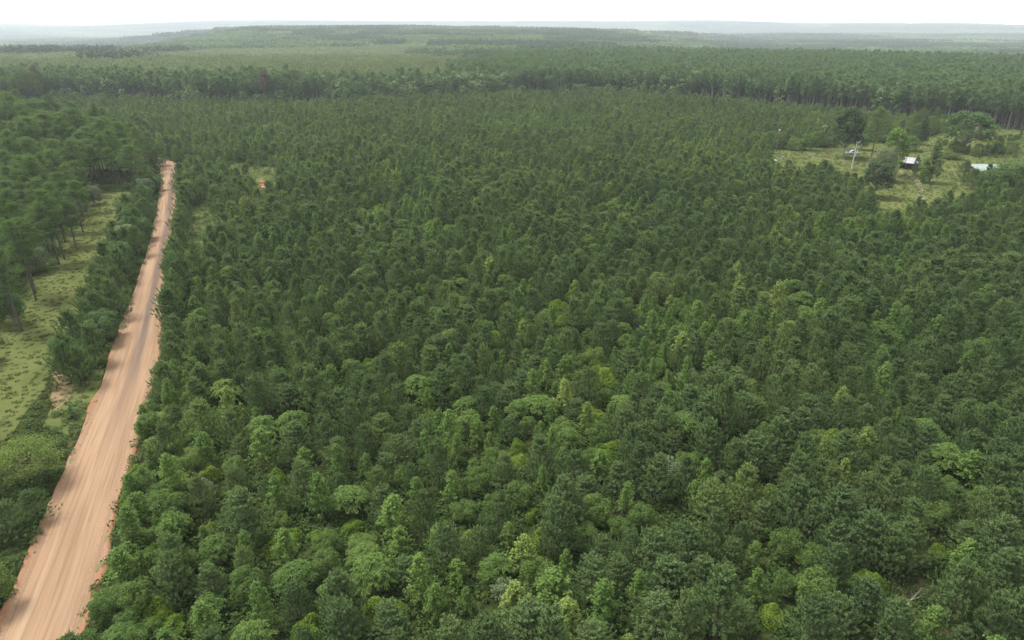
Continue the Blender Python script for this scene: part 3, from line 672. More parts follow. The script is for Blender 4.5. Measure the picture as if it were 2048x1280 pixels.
for k, lo, hi, a, b_ in (('gum', 0, .44, .6, 1.2), ('round_shrub', .44, .66, .6, 1.15), ('sumac', .66, .80, .75, 1.25), ('vine', .80, .965, .6, 1.15), ('grey_shrub', .965, 1.01, .6, 1.0)):
    field[k] = rows(BL[(ch >= lo) & (ch < hi)], a, b_)
# extra leafy border along the right road edge
B = grid(-60, 10, 26, 100, 2.2, 2.2, .3, .5, rng); d_, s_ = road_dist(B[:, 0], B[:, 1]); hw_ = np.interp(B[:, 1], cen[:, 1], cen[:, 2])
B = B[(s_ > 0) & (d_ > hw_+1.1) & (d_ < hw_+9) & in_frame(B) & ((B[:, 1] < 82) | (d_ > hw_+4))]; ch = rng.random(len(B))
field['round_shrub'] = np.concatenate([field['round_shrub'], rows(B[ch < .5], .55, 1.0)])
field['sumac'] = np.concatenate([field['sumac'], rows(B[(ch >= .5) & (ch < .72)], .55, .95)])
field['gum'] = np.concatenate([field['gum'], rows(B[(ch >= .72) & (ch < .88)], .5, .9)])
field['vine'] = np.concatenate([field['vine'], rows(B[ch >= .88], .5, .9)])

def take_nearest(R_, n, top):
    """split rows into the n that show largest in the frame and the rest"""
    u, v, d = proj(R_[:, 0], R_[:, 1], top*R_[:, 6]*.7); size = R_[:, 4]/d
    vis = (u > 25) & (u < 2023) & (v > 60) & (v < 1262); o_ = np.argsort(np.where(vis, -size, 1)); n = min(n, int(vis.sum()))
    a, b_ = R_[o_[:n]], R_[o_[n:]]; return a, b_
def ranks(R_, top, per):
    """order rows into ranks from the bottom edge up, each from left to right -> (row, rank, place)"""
    u, v, d = proj(R_[:, 0], R_[:, 1], top*R_[:, 6]*.7); o_ = np.argsort(-v); out = []
    for k in range(0, len(o_), per):
        blk = o_[k:k+per]; blk = blk[np.argsort(u[blk])]
        for j_, q in enumerate(blk): out.append((R_[q], k//per+1, j_+1))
    return out
def size_word(s, lo, hi): return 'small' if s < lo else ('tall' if s > hi else 'medium')
yp, field['young_pine'] = take_nearest(field['young_pine'], 225, 6.0)
bp, field['bushy_pine'] = take_nearest(field['bushy_pine'], 70, 5.6)
for R_, rk, pl in ranks(yp, 6.0, 15):
    individual('young_pine', 'young_pine', R_, '%s pointed young pine, %s from the left in the %s pine rank from the bottom' % (size_word(R_[6], .85, 1.05), nth(pl), nth(rk)), 'pine tree', 'young pines in the front of the plantation')
for R_, rk, pl in ranks(bp, 5.6, 10):
    individual('young_pine', 'bushy_pine', R_, 'broad bushy young pine, %s from the left in the %s bushy rank from the bottom' % (nth(pl), nth(rk)), 'pine tree', 'young pines in the front of the plantation')
for kd, nm, n_, top, per, words, cat, grp in (
        ('gum', 'broadleaf_sapling', 120, 5.2, 12, 'upright bright leafy sapling', 'sapling', 'leafy saplings among the young pines'),
        ('round_shrub', 'leafy_shrub', 150, 3.4, 15, 'rounded green leafy shrub', 'shrub', 'rounded shrubs among the young pines'),
        ('sumac', 'sumac_shrub', 70, 3.2, 10, 'drooping long leaved sumac shrub', 'shrub', 'drooping sumac shrubs among the young pines'),
        ('vine', 'vine_mound', 60, 2.2, 10, 'yellow green vine covered mound', 'vine', 'vine mounds among the young pines'),
        ('grey_shrub', 'pale_shrub', 30, 3.0, 6, 'pale grey green shrub', 'shrub', 'pale shrubs among the young pines')):
    sel, field[kd] = take_nearest(field[kd], n_, top)
    for R_, rk, pl in ranks(sel, top, per):
        individual(nm, kd, R_, '%s, %s from the left in the %s such rank from below' % (words, nth(pl), nth(rk)), cat, grp)
scatter('pine_plantation', 'dense stand of small young pines filling the middle of the field', {k: field[k] for k in ('young_pine', 'bushy_pine', 'light_pine')})
scatter('broadleaf_thicket', 'leafy saplings shrubs and vines scattered between the farther young pines', {k: field[k] for k in ('gum', 'round_shrub', 'sumac', 'vine', 'grey_shrub')})

# ---- undergrowth and grass
U = grid(-220, 260, 20, 300, 1.1, 1.1, .6, .5, rng); d_, s_ = road_dist(U[:, 0], U[:, 1]); hw_ = np.interp(U[:, 1], cen[:, 1], cen[:, 2])
keep = in_frame(U) & (d_ > hw_+.35) & (fbm(U[:, 0], U[:, 1], 9) > .30)
strip_d = np.abs(d_-16.5); onstrip = (s_ < 0) & (strip_d < 5)
keep &= ~(onstrip & (rng.random(len(U)) < .96))
for P_ in OPEN: keep &= ~(inside(P_, U) & (rng.random(len(U)) < (.93 if P_ is CLEAR else .55)))
keep &= ~((s_ < 0) & (d_ > 11) & (rng.random(len(U)) < .62))
keep &= ~((s_ < 0) & (d_ <= 11) & (U[:, 1] > 66) & (U[:, 1] < 100) & (rng.random(len(U)) < .6))
keep &= ~inside(poly([(128, 680), (165, 690), (158, 760), (138, 830), (96, 825), (112, 750)]), U)
U = U[keep]; scatter('undergrowth', 'low weeds and brambles covering the ground between trees', {'weed': rows(U, .6, 1.7)})
T = []
for P_ in OPEN:
    lo, hi = P_.min(0), P_.max(0); g = grid(lo[0], hi[0], lo[1], hi[1], 1.3, 1.3, .2, .5, rng); T.append(g[inside(P_, g)])
g = grid(-150, 0, 30, 245, 1.0, 1.0, .2, .4, rng); d_, s_ = road_dist(g[:, 0], g[:, 1]); hw_ = np.interp(g[:, 1], cen[:, 1], cen[:, 2]); T.append(g[(s_ < 0) & (np.abs(d_-17.5) < 9) & in_frame(g)])
T.append(g[(np.abs(d_-hw_-.55) < .75) & in_frame(g)]); T.append(g[(s_ < 0) & (d_ > hw_+.8) & (d_ < 12) & (g[:, 1] > 60) & (g[:, 1] < 105)]); T = np.concatenate(T)
scatter('grass', 'short tufted grass on the clearing, strip and road verges', {'tussock': rows(T[rng.random(len(T)) < .6], .35, .8)})

# ---- old pines left of the road
O = grid(-330, 0, 62, 620, 4.6, 4.6, .35, 1.1, rng); rr, aa = R_of(O[:, 0], O[:, 1]); d_, s_ = road_dist(O[:, 0], O[:, 1])
ok = (s_ < 0) & (rr < r_edge(aa)+2) & in_frame(O, 6, (-330, 700, 0, 1500)) & (d_ > np.where(O[:, 1] < 215, 18.6+3.5*(fbm(O[:, 0], O[:, 1], 25)-.5)*2, 7.5)) & (fbm(O[:, 0], O[:, 1], 18) > .30)
ok &= (rng.random(len(O)) < np.where(O[:, 1] < 110, .30, np.where(O[:, 1] < 235, .42+.34*(d_ > 26), .86)))
OP = rows(O[ok], .82, 1.12)
ohard = rng.random(len(OP)) < .13; OH = OP[ohard]; OP = OP[~ohard]; OP[:, 4:7] *= (1+.30*smooth(170, 330, OP[:, 1]))[:, None]
op, oprest = take_nearest(OP, 130, 12)
oh_all = OH[np.argsort(OH[:, 1])]; scatter('pine_stand', 'old pines thinning out toward and beyond the left picture edge', {'old_pine': oprest, 'oak': oh_all[26:]*np.array([1, 1, 1, 1, .85, .85, .85])})
for R_, rk, pl in ranks(op, 12, 10):
    individual('old_pine', 'old_pine', R_, 'old pine left of the road, %s from left in the %s rank from below' % (nth(pl), nth(rk)), 'pine tree', 'old pines left of the road')
OH[:, 4:7] *= .85
for q, R_ in enumerate(OH[np.argsort(OH[:, 1])][:26]):
    individual('oak_tree', 'grey_oak' if q % 3 == 0 else 'oak', R_, '%s leafy oak among the old pines, %s one counted upward from the bottom' % ('pale' if q % 3 == 0 else 'green', nth(q+1)), 'oak tree', 'oaks among the old pines')

# ---- trees lining the left side of the road, and the right side farther up
NAT = {'young_pine': (6, 3.3), 'bushy_pine': (5.6, 4.4), 'old_pine': (12, 5.2), 'tall_pine': (18, 5.4), 'oak': (7.5, 7), 'grey_oak': (7.5, 7), 'big_oak': (15, 16), 'dark_oak': (15, 12), 'lime_tree': (11, 7.5), 'cone_tree': (13, 7.5), 'layered': (13, 7.5),
       'feathery': (6.5, 7.5), 'cedar': (3.2, 2.0), 'round_shrub': (3.4, 3.2), 'grey_shrub': (3, 2.4), 'gum': (5.2, 2.8), 'dead_pine': (19, 6.8), 'hardwood': (14, 9), 'snag': (10, 2.5), 'sumac': (3.2, 3.2), 'vine': (2.2, 3.6)}
def plant(name, kind, at, Hm, Wm, label, cat, group=None):
    h_, w_ = NAT[kind]; z_ = float(ground_z(at[0], at[1]))
    return individual(name, kind, [at[0], at[1], z_, rngi.uniform(0, 6.28), Wm/w_, Wm/w_, Hm/h_], label, cat, group)
sp_ = []
for s0 in np.arange(89, 236, 4.3):
    yy = s0+rngi.normal(0, .8); xr = np.interp(yy, ROAD[:, 1], ROAD[:, 0]); hw0 = np.interp(yy, cen[:, 1], cen[:, 2])
    for off in ((2.0, 6.0) if rngi.random() < .5 else (4.0,)):
        sp_.append((xr-(hw0+off+rngi.normal(0, .5))/.94, yy+rngi.normal(0, 1.2)))
for q, (x, y) in enumerate(sorted(sp_, key=lambda a: a[1])):
    c = rngi.random()
    kd, nm, Hm, Wm, w, cat = (('oak', 'oak_tree', 5.4, 5.2, 'round leafy oak', 'oak tree') if c < .30 else ('grey_oak', 'oak_tree', 6.0, 5.4, 'silvery leaved oak', 'oak tree') if c < .36 and y > 105
                              else ('bushy_pine', 'roadside_pine', 6.6, 4.8, 'dense bushy pine', 'pine tree') if c < .82 else ('young_pine', 'roadside_pine', 7.2, 4.2, 'pointed pine', 'pine tree'))
    f_ = rngi.uniform(.85, 1.12)
    plant(nm, kd, (x, y), Hm*f_, Wm*f_, '%s lining the left road edge, %s tree up from the near end' % (w, nth(q+1)), cat, 'trees lining the left road edge')
sp_ = []
for s0 in np.arange(112, 236, 4.0):
    xr = np.interp(s0, ROAD[:, 1], ROAD[:, 0]); hw0 = np.interp(s0, cen[:, 1], cen[:, 2]); sp_.append((xr+(hw0+1.0+abs(rngi.normal(0, .8)))/.94, s0+rngi.normal(0, .8)))
for q, (x, y) in enumerate(sp_):
    f_ = rngi.uniform(.8, 1.15)
    plant('roadside_pine', 'bushy_pine' if q % 3 else 'young_pine', (x, y), 6.2*f_, 4.3*f_, 'bushy pine overhanging the right road edge, %s one up from the near end' % nth(q+1), 'pine tree', 'pines along the right road edge')
# near left corner
plant('locust_tree', 'feathery', px(70, 965), 6.0, 7.6, 'airy pale green tree standing at the left road edge', 'tree')
plant('cedar_tree', 'cedar', px(146, 838), 2.6, 1.9, 'small dark cone shaped cedar at the left road edge', 'cedar')
for q, (a, b_, kd, nm, Hm, Wm, w) in enumerate([(20, 1075, 'bushy_pine', 'roadside_pine', 4.6, 4.2, 'low bushy pine under the airy pale tree at the left'), (70, 1040, 'bushy_pine', 'roadside_pine', 3.8, 3.6, 'small bushy pine close to the left road edge below the airy tree'),
        (-25, 1010, 'bushy_pine', 'roadside_pine', 5.4, 4.4, 'bushy pine cut by the left picture edge'), (-8, 1215, 'round_shrub', 'leafy_shrub', 4.6, 3.6, 'tall bright leafy shrub in the bottom left corner'),
        (-55, 1130, 'gum', 'broadleaf_sapling', 5.0, 3.0, 'leafy sapling at the left picture edge above the bottom corner shrub'), (-60, 900, 'feathery', 'locust_tree', 5.5, 6.0, 'second airy tree half cut by the left picture edge'),
        (155, 1330, 'bushy_pine', 'roadside_pine', 3.4, 3.2, 'low bright pine bush at the bottom edge right of the road')]):
    plant(nm, kd, px(a, b_), Hm, Wm, w, 'shrub' if 'shrub' in nm else 'tree')

# ---- forest beyond the field
Fg = grid(-760, 760, 250, 1010, 4.4, 4.4, .15, 1.0, rng); rr, aa = R_of(Fg[:, 0], Fg[:, 1]); e_ = rr-r_edge(aa)
ok = (e_ > 2) & (rr < 1010) & (np.abs(aa) < 42); Fg, rr, aa, e_ = Fg[ok], rr[ok], aa[ok], e_[ok]
nz_ = fbm(Fg[:, 0], Fg[:, 1], 85)
band = np.interp(aa, [-40, -24, -12, -6, -2], [120, 78, 60, 34, 40]); is_left = aa < -4-6*(fbm(rr, aa*0, 120)-.5)*4*smooth(500, 900, rr)
pale = is_left & (e_ > band+70*(fbm(Fg[:, 0], Fg[:, 1]+9, 60)-.5))
ph_ = np.where(pale, 0, .07+.6*smooth(.50, .63, nz_)*smooth(640, 800, rr)+.35*(np.abs(aa+7) < 7)*(e_ < 60)+.22*(np.abs(aa-4) < 6)*(e_ < 50))
hardm = rng.random(len(Fg)) < ph_
thin = (aa > -15) & (aa < -2) & (e_ < 80) & (rng.random(len(Fg)) < .5)
far = {'tall_pine': rows(Fg[~pale & ~hardm & ~thin], .82, 1.08, hvar=.07), 'hardwood': rows(Fg[hardm], .75, 1.15)}
Pl = grid(-760, 0, 300, 1010, 4.3, 4.0, .5, .5, rng); r2_, a2_ = R_of(Pl[:, 0], Pl[:, 1])
okp = (r2_-r_edge(a2_) > np.interp(a2_, [-40, -24, -12, -6, -2], [120, 78, 60, 34, 40])+2) & (r2_ < 1010) & (a2_ < -4) & (a2_ > -42); far['pale_pine'] = rows(Pl[okp], .72, 1.18)
E_ = far['tall_pine']; rr, aa = R_of(E_[:, 0], E_[:, 1]); u_, v_, d_ = proj(E_[:, 0], E_[:, 1], 14)
fr = (rr-r_edge(aa) < 11) & (u_ > 20) & (u_ < 2030); eo = np.where(fr)[0]; eo = eo[np.argsort(u_[eo])]
if len(eo) > 165: eo = eo[np.linspace(0, len(eo)-1, 165).astype(int)]
for q, k in enumerate(eo):
    individual('tall_pine', 'tall_pine', E_[k], 'tall pine on the forest edge behind the field, %s from the left' % nth(q+1), 'pine tree', 'tall pines along the forest edge')
far['tall_pine'] = np.delete(E_, eo, 0)
E_ = far['hardwood']; rr, aa = R_of(E_[:, 0], E_[:, 1]); u_, v_, d_ = proj(E_[:, 0], E_[:, 1], 10); fr = (rr-r_edge(aa) < 16) & (u_ > 20) & (u_ < 2030); eo = np.where(fr)[0]; eo = eo[np.argsort(u_[eo])][:60]
for q, k in enumerate(eo):
    individual('hardwood_tree', 'hardwood', E_[k], 'pale rounded hardwood on the forest edge behind the field, %s from the left' % nth(q+1), 'tree', 'hardwoods along the forest edge')
far['hardwood'] = np.delete(E_, eo, 0)
Us = grid(-420, 420, 300, 640, 4.0, 4.0, .3, 1.2, rng); ru, au = R_of(Us[:, 0], Us[:, 1]); eu = ru-r_edge(au)
Us = Us[(eu > -3) & (eu < 15) & (au < 14) & (au > -40) & (fbm(Us[:, 0], Us[:, 1], 30) > .40)]
far['hardwood'] = np.concatenate([far['hardwood'], rows(Us, .35, .72, .2)])
scatter('pine_forest', 'dark tall forest beyond the young field with scattered paler hardwoods', {k: far[k] for k in ('tall_pine', 'hardwood')})
scatter('pale_plantation', 'pale green plantation on the slope behind the dark tree line', {'pale_pine': far['pale_pine']})
_q = px(531, 194, 5.5)*1.0; plant('dead_pine', 'dead_pine', _q, 21, 8.5, 'dead pine with a rusty brown crown in the dark tree line', 'pine tree')
_q = px(82, 190, 5.5); plant('dead_pine', 'dead_pine', _q*1.02, 23, 8, 'dying reddish pine near the left picture edge', 'pine tree')
for a, b_, Hm, w in ((660, 197, 19, 'lone narrow dark pine before the pale slope, left of two'), (688, 196, 17, 'lone narrow dark pine before the pale slope, right of two')):
    plant('tall_pine', 'tall_pine', px(a, b_), Hm, 7, w, 'pine tree')
plant('dead_snag', 'snag', px(50, 246), 13, 3.2, 'pale bare snag trunk among the old pines at the left', 'dead tree')
# patches of forest farther out
def patch_rows(r0, r1, size):
    g = grid(-9500, 9500, 200, 10400, size*.97, size*.97, 0, size*.03, rng); r_, a_ = R_of(g[:, 0], g[:, 1]); k = (r_ > r0) & (r_ < r1) & (np.abs(a_) < 46); g, r_, a_ = g[k], r_[k], a_[k]
    n = len(g); z_ = ground_z(g[:, 0], g[:, 1]); s = rng.uniform(.9, 1.1, n)
    return g, r_, a_, np.column_stack([g, z_, rng.integers(0, 4, n)*np.pi/2, np.ones(n), np.ones(n), s])
g, r_, a_, R_ = patch_rows(980, 3050, 60); nz_ = fbm(g[:, 0], g[:, 1], 260)
pl_ = (a_ < -5+16*(fbm(g[:, 0], g[:, 1], 300)-.5)) & (r_ < 1430+900*(nz_-.5)) & (nz_ < .66) & (fbm(g[:, 0]+40, g[:, 1], 210) > .37)
hd_ = ~pl_ & (nz_ > .59)
scatter('distant_forest', 'forest of mixed greens covering the far slopes', {'patch_pale': R_[pl_], 'patch_hard': R_[hd_], 'patch_pine': R_[~pl_ & ~hd_]})
g, r_, a_, R_ = patch_rows(3000, 10200, 240); hd_ = fbm(g[:, 0], g[:, 1], 800) > .56
scatter('distant_woodland', 'hazy blue woodland reaching to the horizon', {'patch_wide': R_[~hd_], 'patch_wide_hard': R_[hd_]})

# ------------------------------------------------------------------ the clearing: trees, sheds, poles, vehicles
def plant_px(name, kind, x, yb, yt, w, label, cat, group=None):
    at = px(x, yb); d = float(proj(at[0], at[1], 0)[2]); k = d/F
    return plant(name, kind, at, (yb-yt)*k*1.0, w*k, label, cat, group)
GRP = 'trees standing in the grass clearing'
for a in [('oak_tree', 'dark_oak', 1686, 316, 218, 66, 'big dark tree with a bare trunk standing left of the dead snag', 'tree'),
          ('pine_tree', 'old_pine', 1742, 318, 232, 34, 'slim dark pine in the clearing behind the bright green tree', 'pine tree'),
          ('hardwood_tree', 'lime_tree', 1780, 352, 258, 50, 'bright green tree left of the white roofed shed', 'tree'),
          ('oak_tree', 'grey_oak', 1763, 362, 296, 50, 'grey green tree in front of the bright tree, left of the shed', 'tree'),
          ('oak_tree', 'dark_oak', 1748, 394, 324, 62, 'low dark spreading oak at the near left of the clearing', 'tree'),
          ('cedar_tree', 'cone_tree', 1797, 288, 238, 24, 'narrow dark cedar far behind the shed', 'cedar'),
          ('leafy_shrub', 'round_shrub', 1816, 302, 272, 36, 'dark round bush beside the white dish', 'shrub'),
          ('cedar_tree', 'cone_tree', 1841, 290, 228, 32, 'tall dark pointed cedar left of the spreading oak', 'cedar'),
          ('oak_tree', 'big_oak', 1928, 304, 226, 100, 'great spreading oak with a wide crown at the right of the clearing', 'oak tree'),
          ('leafy_shrub', 'round_shrub', 1912, 305, 282, 34, 'dark bush at the foot of the great spreading oak', 'shrub'),
          ('hardwood_tree', 'layered', 1858, 366, 270, 54, 'layered dark green tree just right of the white roofed shed', 'tree'),
          ('leafy_shrub', 'round_shrub', 1848, 366, 336, 22, 'small bush at the foot of the layered tree', 'shrub'),
          ('roadside_pine', 'young_pine', 1828, 350, 313, 14, 'small pine standing alone before the white roof', 'pine tree'),
          ('snag_tree', 'snag', 1704, 338, 282, 16, 'pale forked dead snag standing on the grass', 'dead tree'),
          ('leafy_shrub', 'round_shrub', 1950, 312, 292, 20, 'dark rounded bush on the grass right of the great oak', 'shrub'),
          ('leafy_shrub', 'round_shrub', 1993, 306, 285, 24, 'dark rounded bush in the scrub near the right picture edge', 'shrub'),
          ('leafy_shrub', 'round_shrub', 2024, 304, 282, 26, 'broad bush at the right picture edge above the green roof', 'shrub'),
          ('leafy_shrub', 'round_shrub', 1902, 318, 305, 36, 'low wide bush between shed and great oak', 'shrub'),
          ('young_pine', 'bushy_pine', 1926, 362, 322, 32, 'dark bushy pine in the grass left of the green roof', 'pine tree'),
          ('young_pine', 'bushy_pine', 1942, 378, 338, 36, 'second bushy pine in the grass left of the green roof', 'pine tree'),
          ('oak_tree', 'oak', 2014, 388, 322, 70, 'dense leafy tree hiding the right half of the green roof', 'tree'),
          ('oak_tree', 'oak', 1982, 390, 338, 50, 'dense low tree in front of the green roof', 'tree'),
          ('oak_tree', 'oak', 2044, 372, 318, 40, 'dense tree at the right picture edge beside the green roof', 'tree'),
          ('leafy_shrub', 'round_shrub', 1590, 300, 276, 34, 'dark bush at the far left end of the clearing', 'shrub'),
          ('leafy_shrub', 'round_shrub', 1617, 300, 268, 30, 'tall dark bush between the two utility poles', 'shrub'),
          ('leafy_shrub', 'round_shrub', 1635, 294, 262, 28, 'dark bush under the right utility pole', 'shrub'),
          ('oak_tree', 'oak', 1722, 300, 268, 28, 'round tree behind the dead snag', 'tree'),
          ('dead_bush', 'dead_bush', 1657, 307, 299, 14, 'rusty brown dead bush left of the big dark tree', 'bush')]:
    if a[1] == 'dead_bush' and 'dead_bush' not in LIB:
        make_kind('dead_bush', lobed, [201], 'dead', 'bark_grey', Ht=1.8, W=3, nl=9, leaf=.2, per=80); NAT['dead_bush'] = (1.8, 3)
    plant_px(*a[:6], a[6], a[7], GRP if a[7] in ('tree', 'oak tree', 'pine tree', 'cedar') else None)
# scrub east of the sheds
S_ = grid(SCRUB[:, 0].min(), SCRUB[:, 0].max(), SCRUB[:, 1].min(), SCRUB[:, 1].max(), 4.2, 4.2, .4, 1.6, rng)
S_ = S_[inside(SCRUB, S_) & (fbm(S_[:, 0], S_[:, 1], 16) > .46)]; ch = rng.random(len(S_))
scatter('scrub', 'loose scrub of low bushes on rough grass east of the sheds', {'round_shrub': rows(S_[ch < .45], .3, .75), 'young_pine': rows(S_[(ch >= .45) & (ch < .75)], .3, .65), 'weed': rows(S_[ch >= .75], 1.2, 2.5)})

M['tin'] = mat_noise('grey_white_tin', [(.35, (.26, .255, .27)), (.7, (.37, .36, .38))], 1.5, rough=.5, metal=.2)
M['rust'] = mat_noise('rusted_tin', [(.35, (.11, .095, .09)), (.7, (.22, .19, .18))], 2, rough=.7)
M['green_tin'] = mat_noise('pale_green_tin', [(.35, (.17, .23, .20)), (.7, (.23, .285, .255))], 1.2, rough=.5)
M['board'] = mat_noise('weathered_board', [(.3, (.075, .062, .052)), (.7, (.14, .12, .10))], 3, stretch=(1, 1, .2), bump=.3)
M['white'] = mat_noise('white_paint', [(.3, (.36, .36, .355)), (.7, (.44, .44, .43))], 2, rough=.35)
M['blue'] = mat_noise('faded_blue_paint', [(.3, (.17, .22, .26)), (.7, (.22, .28, .32))], 2, rough=.4)
M['glass'] = mat_noise('dark_glass', [(.3, (.02, .025, .03)), (.7, (.03, .035, .04))], 2, rough=.1, spec=.6)
M['rubber'] = mat_noise('tyre_rubber', [(.3, (.02, .02, .02)), (.7, (.035, .034, .033))], 8)
M['steel'] = mat_noise('wheel_steel', [(.3, (.3, .3, .3)), (.7, (.42, .42, .42))], 4, rough=.45)
M['pole'] = mat_noise('weathered_pole', [(.3, (.08, .072, .064)), (.7, (.13, .12, .108))], 3, stretch=(1, 1, .15))
M['lamp'] = mat_noise('lamp_glass', [(.3, (.6, .6, .58)), (.7, (.7, .7, .68))], 4, rough=.2)
def part(name, mat, parent, *shapes):
    g = Geo()
    for f, a in shapes: getattr(g, f)(*a)
    return link(name, g.mesh(name, M[mat]), parent)
def shed(name, at, rz, W, Dp, hf, hb, roofmat, label, npan, odd=()):
    root = empty(name, (at[0], at[1], 0), rz); tag(root, label, 'shed'); sl = math.atan2(hb-hf, Dp); L_ = math.hypot(hb-hf, Dp)+.7
    for k in range(npan):
        w = (W+.6)/npan; x = -(W+.6)/2+w*(k+.5); g = Geo(); z0 = (hf+hb)/2+.14+(.015 if k % 2 else 0)
        g.box((x, 0, z0), (w+.05, L_, .03), 0, sl)
        for q in (-.33, 0, .33): g.box((x+q*w, 0, z0+.03), (.06, L_-.01, .035), 0, sl)
        link('roof_panel', g.mesh('roof_panel', M['rust' if k in odd else roofmat]), root)
    part('back_wall', 'board', root, ('box', ((0, Dp/2-.05, hb/2-.05), (W, .1, hb-.1))))
    for s in (-1, 1): part('side_wall', 'board', root, ('box', ((s*(W/2-.05), Dp*.12, hf/2), (.1, Dp*.7, hf-.1))))
    for s in (-1, -.33, .33, 1): part('post', 'board', root, ('box', ((s*(W/2-.1), -Dp/2+.1, hf/2), (.16, .16, hf))))
    part('beam', 'board', root, ('box', ((0, -Dp/2+.1, hf+.01), (W, .12, .18))))
    return root
a_, b_ = px(1798, 325, 2.3), px(1832, 328, 2.3); c_ = px(1808, 315, 3.4); d_ = px(1842, 318, 3.4)
W_ = np.linalg.norm(b_-a_); ctr = (a_+b_+c_+d_)/4; rz_ = math.atan2(b_[1]-a_[1], b_[0]-a_[0]); Dp_ = abs(np.dot((c_+d_)/2-(a_+b_)/2, np.array([-math.sin(rz_), math.cos(rz_)])))
shed('open_shed', ctr, rz_, W_, min(Dp_, 8.5), 2.3, 3.4, 'tin', 'low open shed with a pale corrugated metal roof, left end rusted', 9, (0, 2))
a_, b_ = px(1961, 343, 2.5), px(2012, 343, 2.5); shed('green_shed', (a_+b_)/2+np.array([0, 3.2]), math.radians(-4), np.linalg.norm(b_-a_), 6.2, 2.5, 3.6, 'green_tin', 'shed with a pale green metal roof half hidden by trees', 10)
def utility_pole(at, Ht, label, arm):
    root = empty('utility_pole', (at[0], at[1], 0), .2); tag(root, label, 'pole', 'utility poles at the far edge of the clearing')
    part('shaft', 'pole', root, ('cyl', ((0, 0, 0), (.12, 0, Ht), .12, 10, .08)))
    if arm:
        part('crossarm', 'pole', root, ('box', ((.1, 0, Ht-.6), (2.2, .12, .14))))
        for s in (-.95, 0, .95): part('insulator', 'lamp', root, ('cyl', ((.1+s, 0, Ht-.52 if s else Ht), (.1+s, 0, Ht-.3 if s else Ht+.2), .06, 8)))
    else: part('transformer', 'steel', root, ('cyl', ((.38, 0, Ht-1.3), (.38, 0, Ht-.5), .2, 12)))
utility_pole(px(1552, 299), 9.0, 'pale wooden utility pole with a grey can near its top, left one', False)
utility_pole(px(1644, 291), 8.6, 'wooden utility pole with a crossarm, right one beside the big dark tree', True)
def truck(name, at, rz, paint, label):
    root = empty(name, (at[0], at[1], 0), rz); tag(root, label, 'truck')
    prof = [(-2.6, .45), (-2.6, .95), (-1.0, 1.0), (-.9, 1.0), (-.55, 1.75), (.55, 1.78), (1.05, 1.12), (2.4, 1.0), (2.55, .8), (2.55, .45)]
    n = len(prof); V = [(x, s*.88*(.86 if z > 1.3 else 1), z) for s in (-1, 1) for x, z in prof]; c0, c1 = (0, -.88, .7), (0, .88, .7)
    V += [c0, c1]; Fc = [(k, (k+1) % n, n+(k+1) % n) for k in range(n)]+[(k, n+(k+1) % n, n+k) for k in range(n)]+[(2*n, (k+1) % n, k) for k in range(n)]+[(2*n+1, n+k, n+(k+1) % n) for k in range(n)]
    link('body', mesh_np('body', V, Fc, M[paint]), root)
    g = Geo(); g.add([(.6, -.68, 1.7), (.6, .68, 1.7), (1.04, .78, 1.16), (1.04, -.78, 1.16)], [[0, 1, 2, 3]]); V_, F_ = g.data(); link('windscreen', mesh_np('windscreen', V_+[.03, 0, .02], F_, M['glass']), root)
    for s in (-1, 1): part('side_window', 'glass', root, ('box', ((.1, s*.81, 1.42), (1.0, .05, .42))))
    part('cargo_bed', 'rubber', root, ('box', ((-1.75, 0, .985), (1.5, 1.4, .05))))
    for x in (-1.7, 1.6):
        for s in (-1, 1):
            w = part('wheel', 'rubber', root, ('cyl', ((x, s*.68, .36), (x, s*.92, .36), .36, 14))); part('rim', 'steel', w, ('cyl', ((x, s*.90, .36), (x, s*.935, .36), .2, 10)))
    for s in (-1, 1): part('headlight', 'lamp', root, ('box', ((2.54, s*.62, .82), (.06, .3, .16))))
    part('bumper', 'steel', root, ('box', ((2.6, 0, .5), (.1, 1.7, .16))))
truck('pickup_truck', px(1540, 325), .1, 'white', 'white pickup truck half hidden behind young pines at the clearing end')
truck('pickup_truck', px(1704, 309), -.25, 'blue', 'old pale blue pickup truck behind the dead snag')
d_ = px(1565, 318); b0 = empty('barrel', (d_[0], d_[1], 0)); tag(b0, 'dark upright barrel on the grass right of the white truck', 'barrel')
part('drum', 'rubber', b0, ('cyl', ((0, 0, 0), (0, 0, 1.0), .33, 16))); part('lid', 'steel', b0, ('cyl', ((0, 0, 1.003), (0, 0, 1.04), .34, 16)))
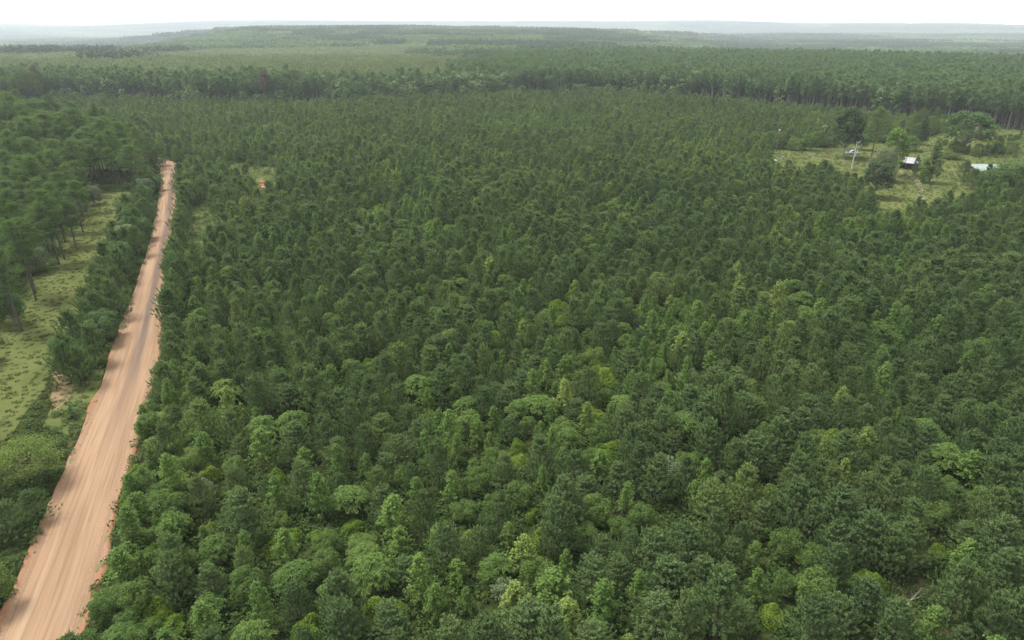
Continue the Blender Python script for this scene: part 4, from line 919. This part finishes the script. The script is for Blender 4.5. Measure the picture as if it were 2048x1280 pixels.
for z in (.33, .66): part('hoop', 'steel', b0, ('cyl', ((0, 0, z), (0, 0, z+.04), .345, 16)))
d_ = px(1800, 296); b0 = empty('satellite_dish', (d_[0], d_[1], 0), -.3); tag(b0, 'small white dish on a post beside the dark round bush', 'dish')
part('post', 'steel', b0, ('cyl', ((0, 0, 0), (0, 0, 1.7), .05, 8))); part('dish', 'white', b0, ('cyl', ((0, .05, 1.75), (0, -.12, 1.8), .25, 18, .55))); part('feed_arm', 'steel', b0, ('cyl', ((0, -.1, 1.5), (0, -.5, 1.8), .02, 6)))
# dead wood lying on the ground
FALLEN = LIB['snag'][1][1].copy(); FALLEN.materials[0] = M['bark_grey']
for at_, rz_, sc_, lab in ((px(1808, 1222), 2.2, (.42, .42, .34), 'bare grey fallen branch in the gap near the bottom right corner'), (px(1722, 340), .4, (.6, .6, .45), 'grey fallen tree lying at the foot of the snag')):
    o_ = empty('fallen_branch', (at_[0], at_[1], .35), rz_, sc_); o_.rotation_euler = (math.radians(83), 0, rz_); tag(o_, lab, 'branch'); link('limb', FALLEN, o_)
# old pines that close the view at the bend
for q, (a, b_) in enumerate([(283, 345), (297, 340), (313, 339), (321, 333), (305, 330), (338, 309), (352, 313)]):
    plant('old_pine', 'old_pine' if q in (0, 4) else 'bushy_pine', px(a, b_), 11 if q in (0, 4) else 7.2, 6.0, 'pine closing the view at the road bend, %s from the left of its cluster' % nth(q+1), 'pine tree', 'pines at the road bend')

# ------------------------------------------------------------------ haze
g_ = Geo(); g_.box((0, 0, 5), (22600, 22600, 290)); m, t = nodes_of('haze_air')
vol = t.nodes.new('ShaderNodeVolumePrincipled'); vol.inputs['Color'].default_value = (.83, .92, 1.0, 1); vol.inputs['Density'].default_value = HAZE_DENSITY; vol.inputs['Anisotropy'].default_value = .2
o = t.nodes.new('ShaderNodeOutputMaterial'); t.links.new(vol.outputs[0], o.inputs['Volume'])
tag(link('haze', g_.mesh('haze', m)), 'thin pale summer haze over the forest', kind='stuff')
